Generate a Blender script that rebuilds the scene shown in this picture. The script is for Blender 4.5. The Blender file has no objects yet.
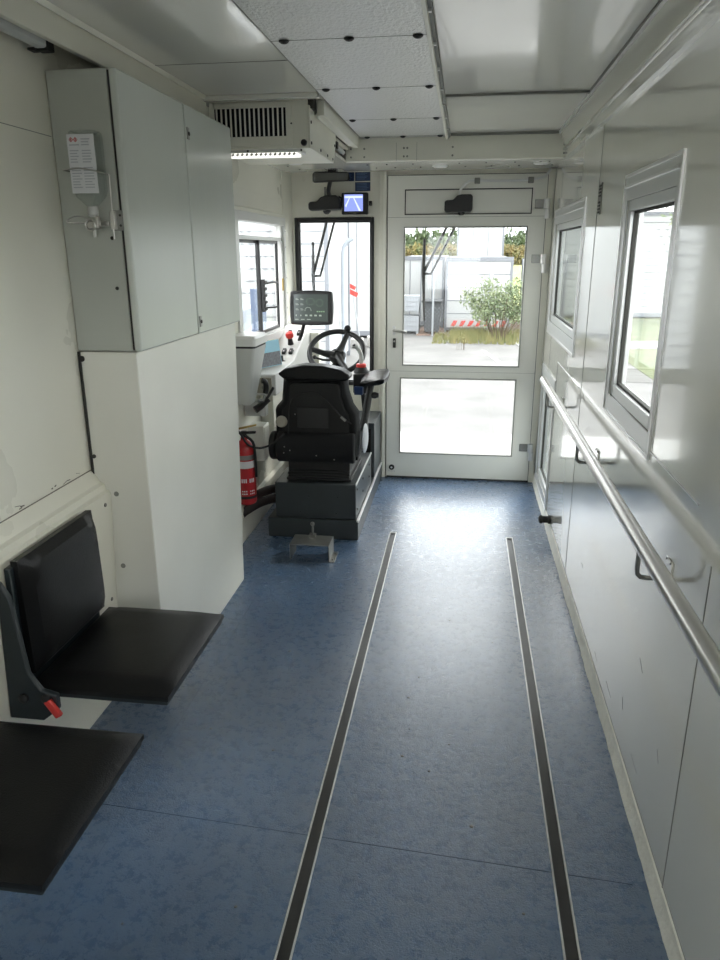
import bpy, bmesh, math, random
from mathutils import Vector, Matrix, Euler
random.seed(7)
scn = bpy.context.scene
COL = scn.collection
PI = math.pi

# ------------------------------------------------------------------ materials
def new_mat(name):
    m = bpy.data.materials.new(name); m.use_nodes = True
    nt = m.node_tree; nt.nodes.clear()
    out = nt.nodes.new('ShaderNodeOutputMaterial')
    return m, nt, out

def pbr(name, col, rough=0.5, metal=0.0, spec=0.5, var=0.0, vscale=8.0, bump=0.0, bscale=60.0, stretch=(1, 1, 1),
        col2=None, rvar=0.0, emit=None, estr=0.0, coat=0.0):
    m, nt, out = new_mat(name)
    b = nt.nodes.new('ShaderNodeBsdfPrincipled')
    nt.links.new(b.outputs[0], out.inputs[0])
    b.inputs['Base Color'].default_value = (*col, 1)
    b.inputs['Roughness'].default_value = rough
    b.inputs['Metallic'].default_value = metal
    b.inputs['Specular IOR Level'].default_value = spec
    b.inputs['Coat Weight'].default_value = coat
    b.inputs['Coat Roughness'].default_value = 0.06
    if emit:
        b.inputs['Emission Color'].default_value = (*emit, 1); b.inputs['Emission Strength'].default_value = estr
    tc = nt.nodes.new('ShaderNodeNewGeometry')
    mp = nt.nodes.new('ShaderNodeMapping'); mp.inputs['Scale'].default_value = stretch
    nt.links.new(tc.outputs['Position'], mp.inputs[0])
    nz = nt.nodes.new('ShaderNodeTexNoise'); nz.inputs['Scale'].default_value = vscale; nz.inputs['Detail'].default_value = 6
    nt.links.new(mp.outputs[0], nz.inputs['Vector'])
    if var > 0 or col2:
        c2 = col2 if col2 else tuple(c * (1 - var) for c in col)
        mr = nt.nodes.new('ShaderNodeMapRange'); mr.inputs[1].default_value = 0.35; mr.inputs[2].default_value = 0.68
        nt.links.new(nz.outputs[0], mr.inputs[0])
        mx = nt.nodes.new('ShaderNodeMix'); mx.data_type = 'RGBA'
        mx.inputs[6].default_value = (*col, 1); mx.inputs[7].default_value = (*c2, 1)
        nt.links.new(mr.outputs[0], mx.inputs[0]); nt.links.new(mx.outputs[2], b.inputs['Base Color'])
    if rvar > 0:
        mr2 = nt.nodes.new('ShaderNodeMapRange'); mr2.inputs[1].default_value = 0.3; mr2.inputs[2].default_value = 0.7
        mr2.inputs[3].default_value = max(0.02, rough - rvar); mr2.inputs[4].default_value = rough + rvar
        nt.links.new(nz.outputs[0], mr2.inputs[0]); nt.links.new(mr2.outputs[0], b.inputs['Roughness'])
    if bump > 0:
        n2 = nt.nodes.new('ShaderNodeTexNoise'); n2.inputs['Scale'].default_value = bscale; n2.inputs['Detail'].default_value = 3
        nt.links.new(mp.outputs[0], n2.inputs['Vector'])
        bp = nt.nodes.new('ShaderNodeBump'); bp.inputs['Strength'].default_value = bump; bp.inputs['Distance'].default_value = 0.01
        nt.links.new(n2.outputs[0], bp.inputs['Height']); nt.links.new(bp.outputs[0], b.inputs['Normal'])
    return m

def glass_mat(name, tint=(0.97, 0.98, 0.975), refl=1.0):
    m, nt, out = new_mat(name)
    tr = nt.nodes.new('ShaderNodeBsdfTransparent'); tr.inputs[0].default_value = (*tint, 1)
    gl = nt.nodes.new('ShaderNodeBsdfGlossy'); gl.inputs['Roughness'].default_value = 0.02
    lw = nt.nodes.new('ShaderNodeLayerWeight'); lw.inputs[0].default_value = .5
    pw = nt.nodes.new('ShaderNodeMath'); pw.operation = 'POWER'; pw.inputs[1].default_value = 5
    nt.links.new(lw.outputs['Facing'], pw.inputs[0])
    fr = nt.nodes.new('ShaderNodeMapRange'); fr.inputs[3].default_value = .035 * refl; fr.inputs[4].default_value = min(1, .75 * refl)
    nt.links.new(pw.outputs[0], fr.inputs[0])
    mx = nt.nodes.new('ShaderNodeMixShader')
    nt.links.new(fr.outputs[0], mx.inputs[0]); nt.links.new(tr.outputs[0], mx.inputs[1]); nt.links.new(gl.outputs[0], mx.inputs[2])
    nt.links.new(mx.outputs[0], out.inputs[0])
    return m

def floor_mat():
    m, nt, out = new_mat('blue vinyl')
    L = nt.links.new
    b = nt.nodes.new('ShaderNodeBsdfPrincipled'); L(b.outputs[0], out.inputs[0])
    g = nt.nodes.new('ShaderNodeNewGeometry')
    def noise(s, d=6, r=0.6):
        n = nt.nodes.new('ShaderNodeTexNoise'); n.inputs['Scale'].default_value = s; n.inputs['Detail'].default_value = d
        n.inputs['Roughness'].default_value = r
        L(g.outputs['Position'], n.inputs['Vector']); return n
    big, mid, fine = noise(1.6), noise(26, 8, 0.8), noise(190, 2)
    def rng(src, a, b_, c, d):
        r = nt.nodes.new('ShaderNodeMapRange')
        for i, v in enumerate((a, b_, c, d)): r.inputs[i + 1].default_value = v
        L(src, r.inputs[0]); return r.outputs[0]
    def mix(f, a, b_):
        x = nt.nodes.new('ShaderNodeMix'); x.data_type = 'RGBA'; L(f, x.inputs[0])
        for sock, v in ((x.inputs[6], a), (x.inputs[7], b_)):
            if isinstance(v, tuple): sock.default_value = (*v, 1)
            else: L(v, sock)
        return x.outputs[2]
    c = mix(rng(mid.outputs[0], .35, .68, 0, 1), (.052, .102, .195), (.084, .138, .225))
    c = mix(rng(big.outputs[0], .45, .7, 0, .55), c, (.12, .14, .175))
    c = mix(rng(fine.outputs[0], .5, .75, 0, .55), c, (.03, .06, .14))
    L(c, b.inputs['Base Color'])
    L(rng(mid.outputs[0], .3, .7, .20, .38), b.inputs['Roughness']); b.inputs['Specular IOR Level'].default_value = 1.0; b.inputs['Coat Weight'].default_value = .35; b.inputs['Coat Roughness'].default_value = .22
    bp = nt.nodes.new('ShaderNodeBump'); bp.inputs['Strength'].default_value = .25; bp.inputs['Distance'].default_value = .004
    L(fine.outputs[0], bp.inputs['Height']); 
    bp2 = nt.nodes.new('ShaderNodeBump'); bp2.inputs['Strength'].default_value = .22; bp2.inputs['Distance'].default_value = .012
    L(mid.outputs[0], bp2.inputs['Height']); L(bp.outputs[0], bp2.inputs['Normal'])
    L(bp2.outputs[0], b.inputs['Normal'])
    return m

M = {}
M['wall'] = pbr('cream laminate wall', (.79, .775, .68), .30, var=.06, vscale=1.2, rvar=.06)
M['wallR'] = pbr('glossy white laminate', (.80, .795, .72), .13, spec=.9, var=.04, vscale=1.5, bump=.05, bscale=2.4, stretch=(1, 1, .25), coat=.9)
M['ceil'] = pbr('ceiling laminate', (.84, .83, .76), .16, spec=.9, var=.04, vscale=2, rvar=.05, coat=.6)
M['ceilmid'] = pbr('stucco metal ceiling', (.66, .665, .655), .30, metal=.5, bump=.55, bscale=95, stretch=(1, .6, 1))
M['trim'] = pbr('cream painted trim', (.79, .775, .68), .35, var=.05, vscale=5)
M['door'] = pbr('painted door frame', (.78, .775, .71), .32, var=.05, vscale=3)
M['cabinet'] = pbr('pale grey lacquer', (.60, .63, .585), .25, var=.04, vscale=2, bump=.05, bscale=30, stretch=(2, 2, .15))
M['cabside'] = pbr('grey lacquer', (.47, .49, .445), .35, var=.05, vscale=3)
M['seam'] = pbr('dark seam', (.035, .035, .03), .8)
M['greyseam'] = pbr('grey joint filler', (.24, .24, .215), .6)
M['floor'] = floor_mat()
M['floorseam'] = pbr('weld seam in vinyl', (.045, .078, .14), .4)
M['rubber'] = pbr('black rubber', (.012, .012, .012), .6)
M['plastic'] = pbr('black plastic', (.009, .009, .0095), .42, bump=.1, bscale=200)
M['seatfab'] = pbr('black seat fabric', (.0035, .004, .005), .9, bump=.3, bscale=350, var=.2)
M['vinyl'] = pbr('black seat vinyl', (.006, .0063, .0068), .36, spec=.24, bump=.12, bscale=240, rvar=.06)
M['dark'] = pbr('painted hollow shade', (.004, .004, .004), .9)  # flat black that stands in for the shade inside hollows
M['darkgrey'] = pbr('dark grey painted steel', (.034, .041, .044), .42, var=.12, vscale=6, bump=.05)
M['teal'] = pbr('dark slate frame steel', (.012, .019, .023), .45)
M['steel'] = pbr('brushed stainless steel', (.52, .51, .49), .30, metal=1, bump=.03, bscale=120, stretch=(1, .02, 1))
M['steeldull'] = pbr('galvanised steel', (.30, .30, .285), .42, metal=.85, var=.2, vscale=14)
M['alu'] = pbr('anodised aluminium', (.74, .74, .73), .30, metal=.6)
M['aluwhite'] = pbr('satin aluminium window frame', (.62, .63, .62), .3, metal=.35, spec=.6)
M['insert'] = pbr('dark worn track insert', (.032, .031, .031), .30, metal=.3, spec=.9, var=.5, vscale=12, stretch=(1, .4, 1))
M['white'] = pbr('white plastic', (.72, .72, .70), .32)
M['whitedk'] = pbr('light grey plastic', (.52, .53, .51), .4)
M['beige'] = pbr('beige knob plastic', (.36, .34, .28), .5)
M['red'] = pbr('red lacquer', (.40, .014, .018), .28)
M['redplastic'] = pbr('red plastic', (.70, .05, .04), .35)
M['hose'] = pbr('dark hose rubber', (.03, .022, .022), .45)
M['glass'] = glass_mat('window glass')
M['tintglass'] = glass_mat('tinted side glass', (.86, .89, .88), 1.3)
M['bottle'] = glass_mat('clear bottle plastic', (.93, .95, .95), 1.5)
M['label'] = pbr('white label paper', (.66, .67, .69), .5)
M['ink'] = pbr('grey print', (.42, .44, .48), .6)
M['redink'] = pbr('red print', (.6, .05, .05), .5)
M['blue'] = pbr('dark blue sticker', (.012, .035, .11), .35)
M['blueink'] = pbr('pale blue print', (.10, .18, .34), .5)
M['booklet'] = pbr('light blue booklet', (.24, .50, .62), .45)
M['yellowpaper'] = pbr('yellow paper edge', (.65, .55, .25), .6)
M['photo'] = pbr('grey photo print', (.16, .17, .19), .5, var=.5, vscale=80)
M['brass'] = pbr('brass', (.45, .32, .10), .35, metal=.8)
M['screen'] = pbr('display glass', (.03, .036, .034), .15, emit=(.10, .125, .115), estr=.22)
M['ui'] = pbr('display symbols', (.1, .12, .1), .4, emit=(.45, .52, .44), estr=.25)
M['uigreen'] = pbr('display green symbols', (.1, .12, .1), .4, emit=(.20, .42, .16), estr=.25)
M['camscreen'] = pbr('rear camera picture sky', (.1, .12, .3), .3, emit=(.26, .33, .80), estr=.45)
M['camlight'] = pbr('rear camera picture light parts', (.3, .3, .4), .3, emit=(.62, .70, 1), estr=.5)
M['lampon'] = pbr('lit lamp diffuser', (.8, .8, .75), .4, emit=(1, .98, .92), estr=.42)
M['lampspot'] = pbr('spotlight lens with added glow', (.8, .8, .75), .4, emit=(1, .95, .86), estr=14)  # glow added to the soffit spotlights to lift the interior light
M['lampfill'] = pbr('added fill lamp diffuser', (.8, .8, .75), .4, emit=(1, .97, .9), estr=3.2)  # glow of the unseen fill lamps added at the rear
M['lampoff'] = pbr('lamp tube cover', (.62, .64, .64), .3)
M['paperroll'] = pbr('off white sealant', (.88, .87, .79), .5, var=.10, vscale=18, bump=.4, bscale=40)
M['scuff'] = pbr('scuff marks', (.15, .14, .12), .7)
# outside
M['asphalt'] = pbr('asphalt', (.150, .147, .142), .85, var=.28, vscale=1.1, bump=.4, bscale=30, col2=(.108, .106, .103))
M['concrete'] = pbr('pale concrete', (.34, .335, .32), .8, var=.15, vscale=2)
M['field'] = pbr('autumn meadow', (.26, .25, .07), .9, col2=(.14, .19, .05), vscale=.25)
M['lawn'] = pbr('lawn', (.085, .11, .045), .9, col2=(.12, .13, .06), vscale=1.2)
M['grass'] = pbr('grass blades', (.10, .12, .04), .8, col2=(.24, .21, .09), vscale=3)
M['leaf'] = pbr('bush leaves', (.12, .17, .085), .6, col2=(.24, .27, .15), vscale=6)
M['leafdk'] = pbr('forest foliage', (.05, .08, .035), .8, col2=(.10, .13, .06), vscale=.6)
M['leafor'] = pbr('autumn foliage', (.19, .14, .05), .8, col2=(.09, .115, .045), vscale=.6)
M['bark'] = pbr('bark', (.12, .09, .06), .9, var=.3)
M['contwhite'] = pbr('white container paint', (.42, .43, .43), .5, var=.05, vscale=1)
M['contgrey'] = pbr('grey container paint', (.30, .33, .37), .5, var=.05, vscale=1)
M['contline'] = pbr('container joint', (.17, .18, .20), .6)
M['postblue'] = pbr('slate post paint', (.10, .13, .20), .5)
M['bin'] = pbr('anthracite bin plastic', (.06, .065, .07), .5)
M['crate'] = pbr('light grey cage box', (.40, .42, .45), .5, var=.1, vscale=4)
M['galv'] = pbr('galvanised fence', (.36, .38, .40), .45, metal=.5)
M['hazred'] = pbr('red hazard stripe', (.55, .06, .05), .5)
M['brick'] = pbr('reddish rubble', (.30, .20, .15), .9, var=.4, vscale=5)

# ------------------------------------------------------------------ mesh builder
class MB:
    def __init__(s): s.bm = bmesh.new()
    def face(s, pts):
        try: return s.bm.faces.new([s.bm.verts.new(p) for p in pts])
        except Exception: return None
    def hexa(s, v):
        vs = [s.bm.verts.new(p) for p in v]
        for f in ((0, 3, 2, 1), (4, 5, 6, 7), (0, 1, 5, 4), (1, 2, 6, 5), (2, 3, 7, 6), (3, 0, 4, 7)):
            s.bm.faces.new([vs[i] for i in f])
        return s
    def box(s, x0, x1, y0, y1, z0, z1):
        return s.hexa([(x0, y0, z0), (x1, y0, z0), (x1, y1, z0), (x0, y1, z0), (x0, y0, z1), (x1, y0, z1), (x1, y1, z1), (x0, y1, z1)])
    def obox(s, c, sz, rot=(0, 0, 0)):
        R = Euler(rot).to_matrix(); c = Vector(c); h = Vector(sz) / 2
        P = [(-1, -1, -1), (1, -1, -1), (1, 1, -1), (-1, 1, -1), (-1, -1, 1), (1, -1, 1), (1, 1, 1), (-1, 1, 1)]
        return s.hexa([c + R @ Vector((p[0] * h.x, p[1] * h.y, p[2] * h.z)) for p in P])
    def ring_loft(s, rings, cap=True, closed=False):
        R = [[s.bm.verts.new(p) for p in r] for r in rings]; n = len(R[0])
        idx = range(len(R) if closed else len(R) - 1)
        for i in idx:
            a, b = R[i], R[(i + 1) % len(R)]
            for k in range(n): s.bm.faces.new((a[k], a[(k + 1) % n], b[(k + 1) % n], b[k]))
        if cap and not closed:
            s.bm.faces.new(list(reversed(R[0]))); s.bm.faces.new(R[-1])
        return s
    def tube(s, pts, r, n=12, closed=False, smooth=0):
        P = [Vector(p) for p in pts]
        if smooth:
            Q = []
            for i in range(len(P) - 1):
                p0, p1, p2, p3 = P[max(i - 1, 0)], P[i], P[i + 1], P[min(i + 2, len(P) - 1)]
                for k in range(smooth):
                    t = k / smooth
                    Q.append(0.5 * ((2 * p1) + (-p0 + p2) * t + (2 * p0 - 5 * p1 + 4 * p2 - p3) * t * t + (-p0 + 3 * p1 - 3 * p2 + p3) * t ** 3))
            Q.append(P[-1]); P = Q
        rr = r if isinstance(r, (list, tuple)) else [r] * len(P)
        if len(rr) != len(P): rr = [rr[0] + (rr[-1] - rr[0]) * i / (len(P) - 1) for i in range(len(P))]
        rings = []; up = None
        for i, p in enumerate(P):
            if closed: t = (P[(i + 1) % len(P)] - P[i - 1]).normalized()
            elif i == 0: t = (P[1] - p).normalized()
            elif i == len(P) - 1: t = (p - P[i - 1]).normalized()
            else: t = ((P[i + 1] - p).normalized() + (p - P[i - 1]).normalized()).normalized()
            if up is None:
                up = Vector((0, 0, 1)) if abs(t.z) < .9 else Vector((1, 0, 0))
            up = (up - t * up.dot(t)).normalized(); sd = t.cross(up)
            rings.append([p + (up * math.cos(2 * PI * k / n) + sd * math.sin(2 * PI * k / n)) * rr[i] for k in range(n)])
        return s.ring_loft(rings, closed=closed)
    def cyl(s, p0, p1, r, r2=None, n=20): return s.tube([p0, p1], [r, r if r2 is None else r2], n)
    def lathe(s, prof, c, axis=(0, 0, 1), n=28):
        a = Vector(axis).normalized(); u = Vector((1, 0, 0)) if abs(a.x) < .9 else Vector((0, 1, 0))
        u = (u - a * u.dot(a)).normalized(); v = a.cross(u); c = Vector(c)
        return s.ring_loft([[c + a * h + (u * math.cos(2 * PI * k / n) + v * math.sin(2 * PI * k / n)) * max(r, .0004) for k in range(n)] for r, h in prof])
    def prism(s, pts, axis, a, b):
        f = {'x': lambda p, t: (t, p[0], p[1]), 'y': lambda p, t: (p[0], t, p[1]), 'z': lambda p, t: (p[0], p[1], t)}[axis]
        return s.ring_loft([[f(p, a) for p in pts], [f(p, b) for p in pts]])
    def ell(s, c, r, rot=(0, 0, 0), n=20, m=10):
        R = Euler(rot).to_matrix(); c = Vector(c)
        rings = []
        for j in range(m + 1):
            th = -PI / 2 + PI * j / m; q = max(math.cos(th), .001)
            rings.append([c + R @ Vector((math.cos(2 * PI * k / n) * q * r[0], math.sin(2 * PI * k / n) * q * r[1], math.sin(th) * r[2])) for k in range(n)])
        return s.ring_loft(rings)
    def torus(s, c, R_, r, nrm=(0, 0, 1), n=40, m=10):
        a = Vector(nrm).normalized(); u = Vector((1, 0, 0)); u = (u - a * u.dot(a)).normalized(); v = a.cross(u); c = Vector(c)
        return s.tube([c + (u * math.cos(2 * PI * k / n) + v * math.sin(2 * PI * k / n)) * R_ for k in range(n)], r, m, closed=True)
    def cushion(s, x0, x1, y0, y1, z0, z1, puff=.012, e=.02):
        """soft rectangular pad: a rounded slab with a domed top"""
        nx, ny = 14, 14; grid = {}
        def h(u, v):
            k = (1 - abs(2 * u - 1) ** 5) * (1 - abs(2 * v - 1) ** 5); return z1 - e + (e + puff * k) * min(1, k * 2.2) ** .5
        top = [[s.bm.verts.new((x0 + (x1 - x0) * i / nx, y0 + (y1 - y0) * j / ny, h(i / nx, j / ny))) for j in range(ny + 1)] for i in range(nx + 1)]
        for i in range(nx):
            for j in range(ny): s.bm.faces.new((top[i][j], top[i + 1][j], top[i + 1][j + 1], top[i][j + 1]))
        rim = [top[i][0] for i in range(nx + 1)] + [top[nx][j] for j in range(1, ny + 1)] + [top[i][ny] for i in range(nx - 1, -1, -1)] + [top[0][j] for j in range(ny - 1, 0, -1)]
        low = [s.bm.verts.new((v.co.x, v.co.y, z0)) for v in rim]
        for k in range(len(rim)): s.bm.faces.new((rim[k], low[k], low[(k + 1) % len(rim)], rim[(k + 1) % len(rim)]))
        s.bm.faces.new(low); return s
    def xf(s, mat):
        bmesh.ops.transform(s.bm, matrix=mat, verts=s.bm.verts); return s
    def build(s, name, mat, parent=None, bevel=0.0, seg=2, ang=35):
        bmesh.ops.recalc_face_normals(s.bm, faces=s.bm.faces)
        vs = [v.co for v in s.bm.verts]
        lo = Vector([min(v[i] for v in vs) for i in range(3)]); hi = Vector([max(v[i] for v in vs) for i in range(3)])
        c = Vector(((lo.x + hi.x) / 2, (lo.y + hi.y) / 2, lo.z))
        bmesh.ops.translate(s.bm, vec=-c, verts=s.bm.verts)
        me = bpy.data.meshes.new(name); s.bm.to_mesh(me); s.bm.free()
        me.polygons.foreach_set('use_smooth', [True] * len(me.polygons))
        me.set_sharp_from_angle(angle=math.radians(ang))
        me.materials.append(M[mat] if isinstance(mat, str) else mat)
        o = bpy.data.objects.new(name, me); COL.objects.link(o)
        if parent: o.parent = parent; o.location = c - Vector(parent['_w'])
        else: o.location = c
        o['_w'] = tuple(c)
        if bevel:
            md = o.modifiers.new('bevel', 'BEVEL'); md.width = bevel; md.segments = seg; md.limit_method = 'ANGLE'; md.angle_limit = math.radians(40)
        return o

def tag(o, label=None, cat=None, group=None, kind=None):
    if label: o['label'] = label
    if cat: o['category'] = cat
    if group: o['group'] = group
    if kind: o['kind'] = kind
    return o
def thing(name, label, cat, loc, group=None):
    o = bpy.data.objects.new(name, None); COL.objects.link(o); o.location = loc; o['_w'] = tuple(loc); o.empty_display_size = .1
    return tag(o, label, cat, group)
def structure(o, label=None): o['kind'] = 'structure'; 
def S(o, label=None):
    o['kind'] = 'structure'
    if label: o['label'] = label
    return o
def sroot(name, loc, label=None):
    o = bpy.data.objects.new(name, None); COL.objects.link(o); o.location = loc; o['_w'] = tuple(loc); o.empty_display_size = .1
    return S(o, label)
def copy_tree(o, parent=None, off=None):
    c = o.copy(); COL.objects.link(c); c.parent = parent
    if off is not None: c.location = Vector(o.location) + Vector(off)
    for ch in list(o.children): copy_tree(ch, c)
    return c

# ------------------------------------------------------------------ room shell
YF = 5.17; YB = -1.5; XR = .55; XL = -1.268; XD = -1.225; ZC = 2.25
ZT = ZC + .08

fl = S(MB().box(-1.36, .66, YB - .06, YF + .04, -.08, 0).build('floor', 'floor'), 'worn blue vinyl floor of the cabin')
for (x0, y0, x1, y1) in ((-1.19, 1.70, .50, 1.60), (-.95, 1.2, -.95, 3.2)):
    d = Vector((x1 - x0, y1 - y0)); n = Vector((-d.y, d.x)).normalized() * .0012
    m = MB(); m.hexa([(x0 - n.x, y0 - n.y, -.001), (x1 - n.x, y1 - n.y, -.001), (x1 + n.x, y1 + n.y, -.001), (x0 + n.x, y0 + n.y, -.001),
                      (x0 - n.x, y0 - n.y, .0006), (x1 - n.x, y1 - n.y, .0006), (x1 + n.x, y1 + n.y, .0006), (x0 + n.x, y0 + n.y, .0006)])
    m.build('floor_seam', 'floorseam', fl)
m = MB()
for i in range(26):
    x, y = random.uniform(-1.0, .48), random.uniform(1.0, 3.6); r = random.uniform(.002, .006)
    m.lathe([(r, 0), (r * .7, .0012)], (x, y, 0), n=7)
m.build('floor_specks', 'scuff', fl)

def cells(m, u0, u1, v0, v1, holes, put):
    us = sorted({u0, u1, *[h[0] for h in holes], *[h[1] for h in holes]}); vs = sorted({v0, v1, *[h[2] for h in holes], *[h[3] for h in holes]})
    for i in range(len(us) - 1):
        j = 0
        while j < len(vs) - 1:
            def solid(j): 
                a, b = (us[i] + us[i + 1]) / 2, (vs[j] + vs[j + 1]) / 2
                return not any(h[0] < a < h[1] and h[2] < b < h[3] for h in holes)
            if not solid(j): j += 1; continue
            k = j
            while k + 1 < len(vs) - 1 and solid(k + 1): k += 1
            put(us[i], us[i + 1], vs[j], vs[k + 1]); j = k + 1

W1 = (2.17, 2.80, 1.09, 1.765); W2 = (3.83, 4.90, 1.17, 1.755); W3 = (4.42, 5.00, .12, .80); W0 = (-.55, .55, 1.09, 1.765)
m = MB(); cells(m, YB, YF, 0, ZT, [W1, W2, W3, W0], lambda a, b, c, d: m.box(XR, XR + .055, a, b, c, d))
wr = S(m.build('wall_right', 'wallR'), 'glossy white right wall of the cabin')
def seam(x0, x1, y0, y1, z0, z1, parent, mat='greyseam'): return MB().box(x0, x1, y0, y1, z0, z1).build('panel_joint', mat, parent)
for y, z0, z1 in ((3.43, .06, 2.10), (1.53, .06, .95), (4.33, .06, .98)): seam(XR - .0012, XR + .002, y - .0022, y + .0022, z0, z1, wr)
seam(XR - .003, XR + .002, 1.66, 2.13, 1.043, 1.047, wr, 'alu'); seam(XR - .003, XR + .002, 3.50, 4.33, .985, .989, wr, 'alu')
seam(XR - .001, XR + .002, YB, 5.0, .075, .078, wr)
m = MB()
for (y, z, a, l) in ((1.95, .45, .5, .05), (2.1, .22, 1.2, .04), (3.0, .3, .3, .03), (1.7, .33, .9, .035), (2.55, .12, .2, .06), (2.3, .14, .1, .09), (1.9, .15, .1, .08)):
    m.obox((XR - .0003, y, z), (.001, l, .0016), (a, 0, 0))
m.build('scratches', 'greyseam', wr)

# window frames in the right wall
def side_window(name, w, surround, lab, x=XR, sgn=1, glass='glass', head=False):
    y0, y1, z0, z1 = w; a, b, c, d = surround
    r = sroot(name, (x, (y0 + y1) / 2, z0), lab)
    m = MB(); cells(m, a, b, c, d, [w], lambda p, q, s_, t: m.box(x - .003, x + .002, p, q, s_, t))
    m.build('surround', 'aluwhite', r, .001)
    m = MB(); e = .012   # raised lip around the surround
    cells(m, a - .006, b + .006, c - .006, d + .006, [(a + .006, b - .006, c + .006, d - .006)], lambda p, q, s_, t: m.box(x - .007, x + .001, p, q, s_, t))
    m.build('edge_lip', 'alu', r, .001)
    m = MB(); iw = (y0 + .035, y1 - .035, z0 + .04, z1 - .035)
    cells(m, y0, y1, z0, z1, [iw], lambda p, q, s_, t: m.box(x + .004, x + .05, p, q, s_, t))
    m.build('sash', 'aluwhite', r, .003)
    m = MB(); cells(m, iw[0] - .001, iw[1] + .001, iw[2] - .001, iw[3] + .001, [(iw[0] + .008, iw[1] - .008, iw[2] + .008, iw[3] - .008)], lambda p, q, s_, t: m.box(x + .018, x + .034, p, q, s_, t))
    m.build('gasket', 'seam', r)
    MB().box(x + .024, x + .029, iw[0], iw[1], iw[2], iw[3]).build('pane', glass, r)
    if head:
        MB().box(x - .010, x - .002, a + .01, b - .02, d - .040, d - .030).build('head_strip', 'alu', r, .002)
    return r
side_window('window_1', W1, (2.135, 2.85, 1.025, 1.845), 'large near window in the right wall with aluminium frame', head=True)
side_window('window_2', W2, (3.755, 4.975, 1.10, 1.835), 'far window in the right wall beside the front door', glass='tintglass', head=True)
side_window('window_3', W3, (4.36, 5.06, .06, .87), 'low window in the right wall under the far window', glass='tintglass')
side_window('window_4', W0, (-.6, .6, 1.025, 1.845), 'window in the right wall beside the viewer')

# right trim profile and cove at ceiling
def extrude_y(name, prof, y0, y1, mat, parent=None, bev=0): return MB().prism(prof, 'y', y0, y1).build(name, mat, parent, bev)
t = S(extrude_y('trim_1', [(XR, 2.10), (XR - .018, 2.10), (XR - .018, 2.112), (XR - .008, 2.114), (XR - .010, 2.150), (XR - .022, 2.152), (XR - .022, 2.162), (XR - .012, 2.166), (XR - .045, ZC), (XR, ZC)], YB, 4.70, 'wallR'), 'white profile along the top of the right wall')
extrude_y('upper_bead', [(XR - .053, ZC + .001), (XR - .053, ZC - .014), (XR - .043, ZC - .014), (XR - .040, ZC + .001)], YB, 4.70, 'alu', t)

# baseboard with an uneven sealant edge
m = MB(); rings = []
y = YB
while y < 5.16:
    j = random.uniform(-.0015, .0015) + .001 * math.sin(y * 9); rings.append([(XR + .001, y, -.001), (XR - .013 + j, y, -.001), (XR - .011 + j, y, .009), (XR - .006, y, .022), (XR - .004, y, .068), (XR + .001, y, .072)]); y += .03
m.ring_loft(rings); S(m.build('baseboard_right', 'paperroll'), 'off-white sealed skirting along the right wall')

# ceiling
c0 = S(MB().box(-1.34, .62, YB, YF + .08, ZC, ZT).build('ceiling', 'ceil'), 'glossy white ceiling of the cabin')
t = S(MB().box(-.638, -.142, YB, 4.655, ZC - .014, ZC + .001).build('trim_2', 'ceilmid', None, .002), 'textured metal ceiling strip with black screws')
for y, xs in ((1.83, 3), (2.55, 3), (3.28, 3), (4.02, 3), (4.60, 3)):
    for x in ((-.595, -.387, -.172) if xs == 3 else (-.50, -.29)):
        MB().lathe([(.0165, 0), (.0165, -.003), (.010, -.008), (.002, -.010)], (x, y, ZC - .014), n=16).build('ceiling_screw', 'rubber', t)
    if xs == 3: MB().box(-.637, -.143, y - .0012, y + .0012, ZC - .0148, ZC - .0138).build('panel_joint', 'greyseam', t)
t = S(MB().box(-.142, -.128, YB, 4.75, ZC - .030, ZC + .001).build('trim_3', 'trim', None, .002), 'raised edge profile beside the textured ceiling strip')
MB().box(-.128, -.116, YB, 4.75, ZC - .018, ZC - .001).build('lower_lip', 'greyseam', t)
y = 1.6
while y < 4.7:
    MB().box(-.1275, -.118, y, y + .012, ZC - .026, ZC - .001).build('profile_clip', 'alu', t); y += .34
S(MB().box(-.648, -.638, YB, 4.72, ZC - .008, ZC + .001).build('trim_4', 'greyseam'), 'dark joint left of the textured ceiling strip')
S(MB().box(-.112, XR - .052, 3.535, 3.56, ZC - .010, ZC + .001).build('trim_5', 'greyseam', None, .002), 'cross batten across the right ceiling panel')
t = S(MB().box(.494, .508, YB, 3.58, ZC - .009, ZC + .001).build('trim_6', 'greyseam', None, .002), 'long batten along the right edge of the ceiling panel')
S(MB().box(-.112, XR - .05, 4.64, 4.66, ZC - .012, ZC + .001).build('trim_7', 'greyseam'), 'dark end joint of the right ceiling panel')
S(MB().box(-1.165, -.65, 2.85, 2.853, ZC - .0015, ZC + .001).build('trim_8', 'greyseam'), 'fine joint across the left ceiling panel')
S(MB().box(-1.165, -.65, 3.40, 3.44, ZC - .02, ZC + .001).build('trim_9', 'ceil', None, .004), 'end lip of the left ceiling panel')

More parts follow.
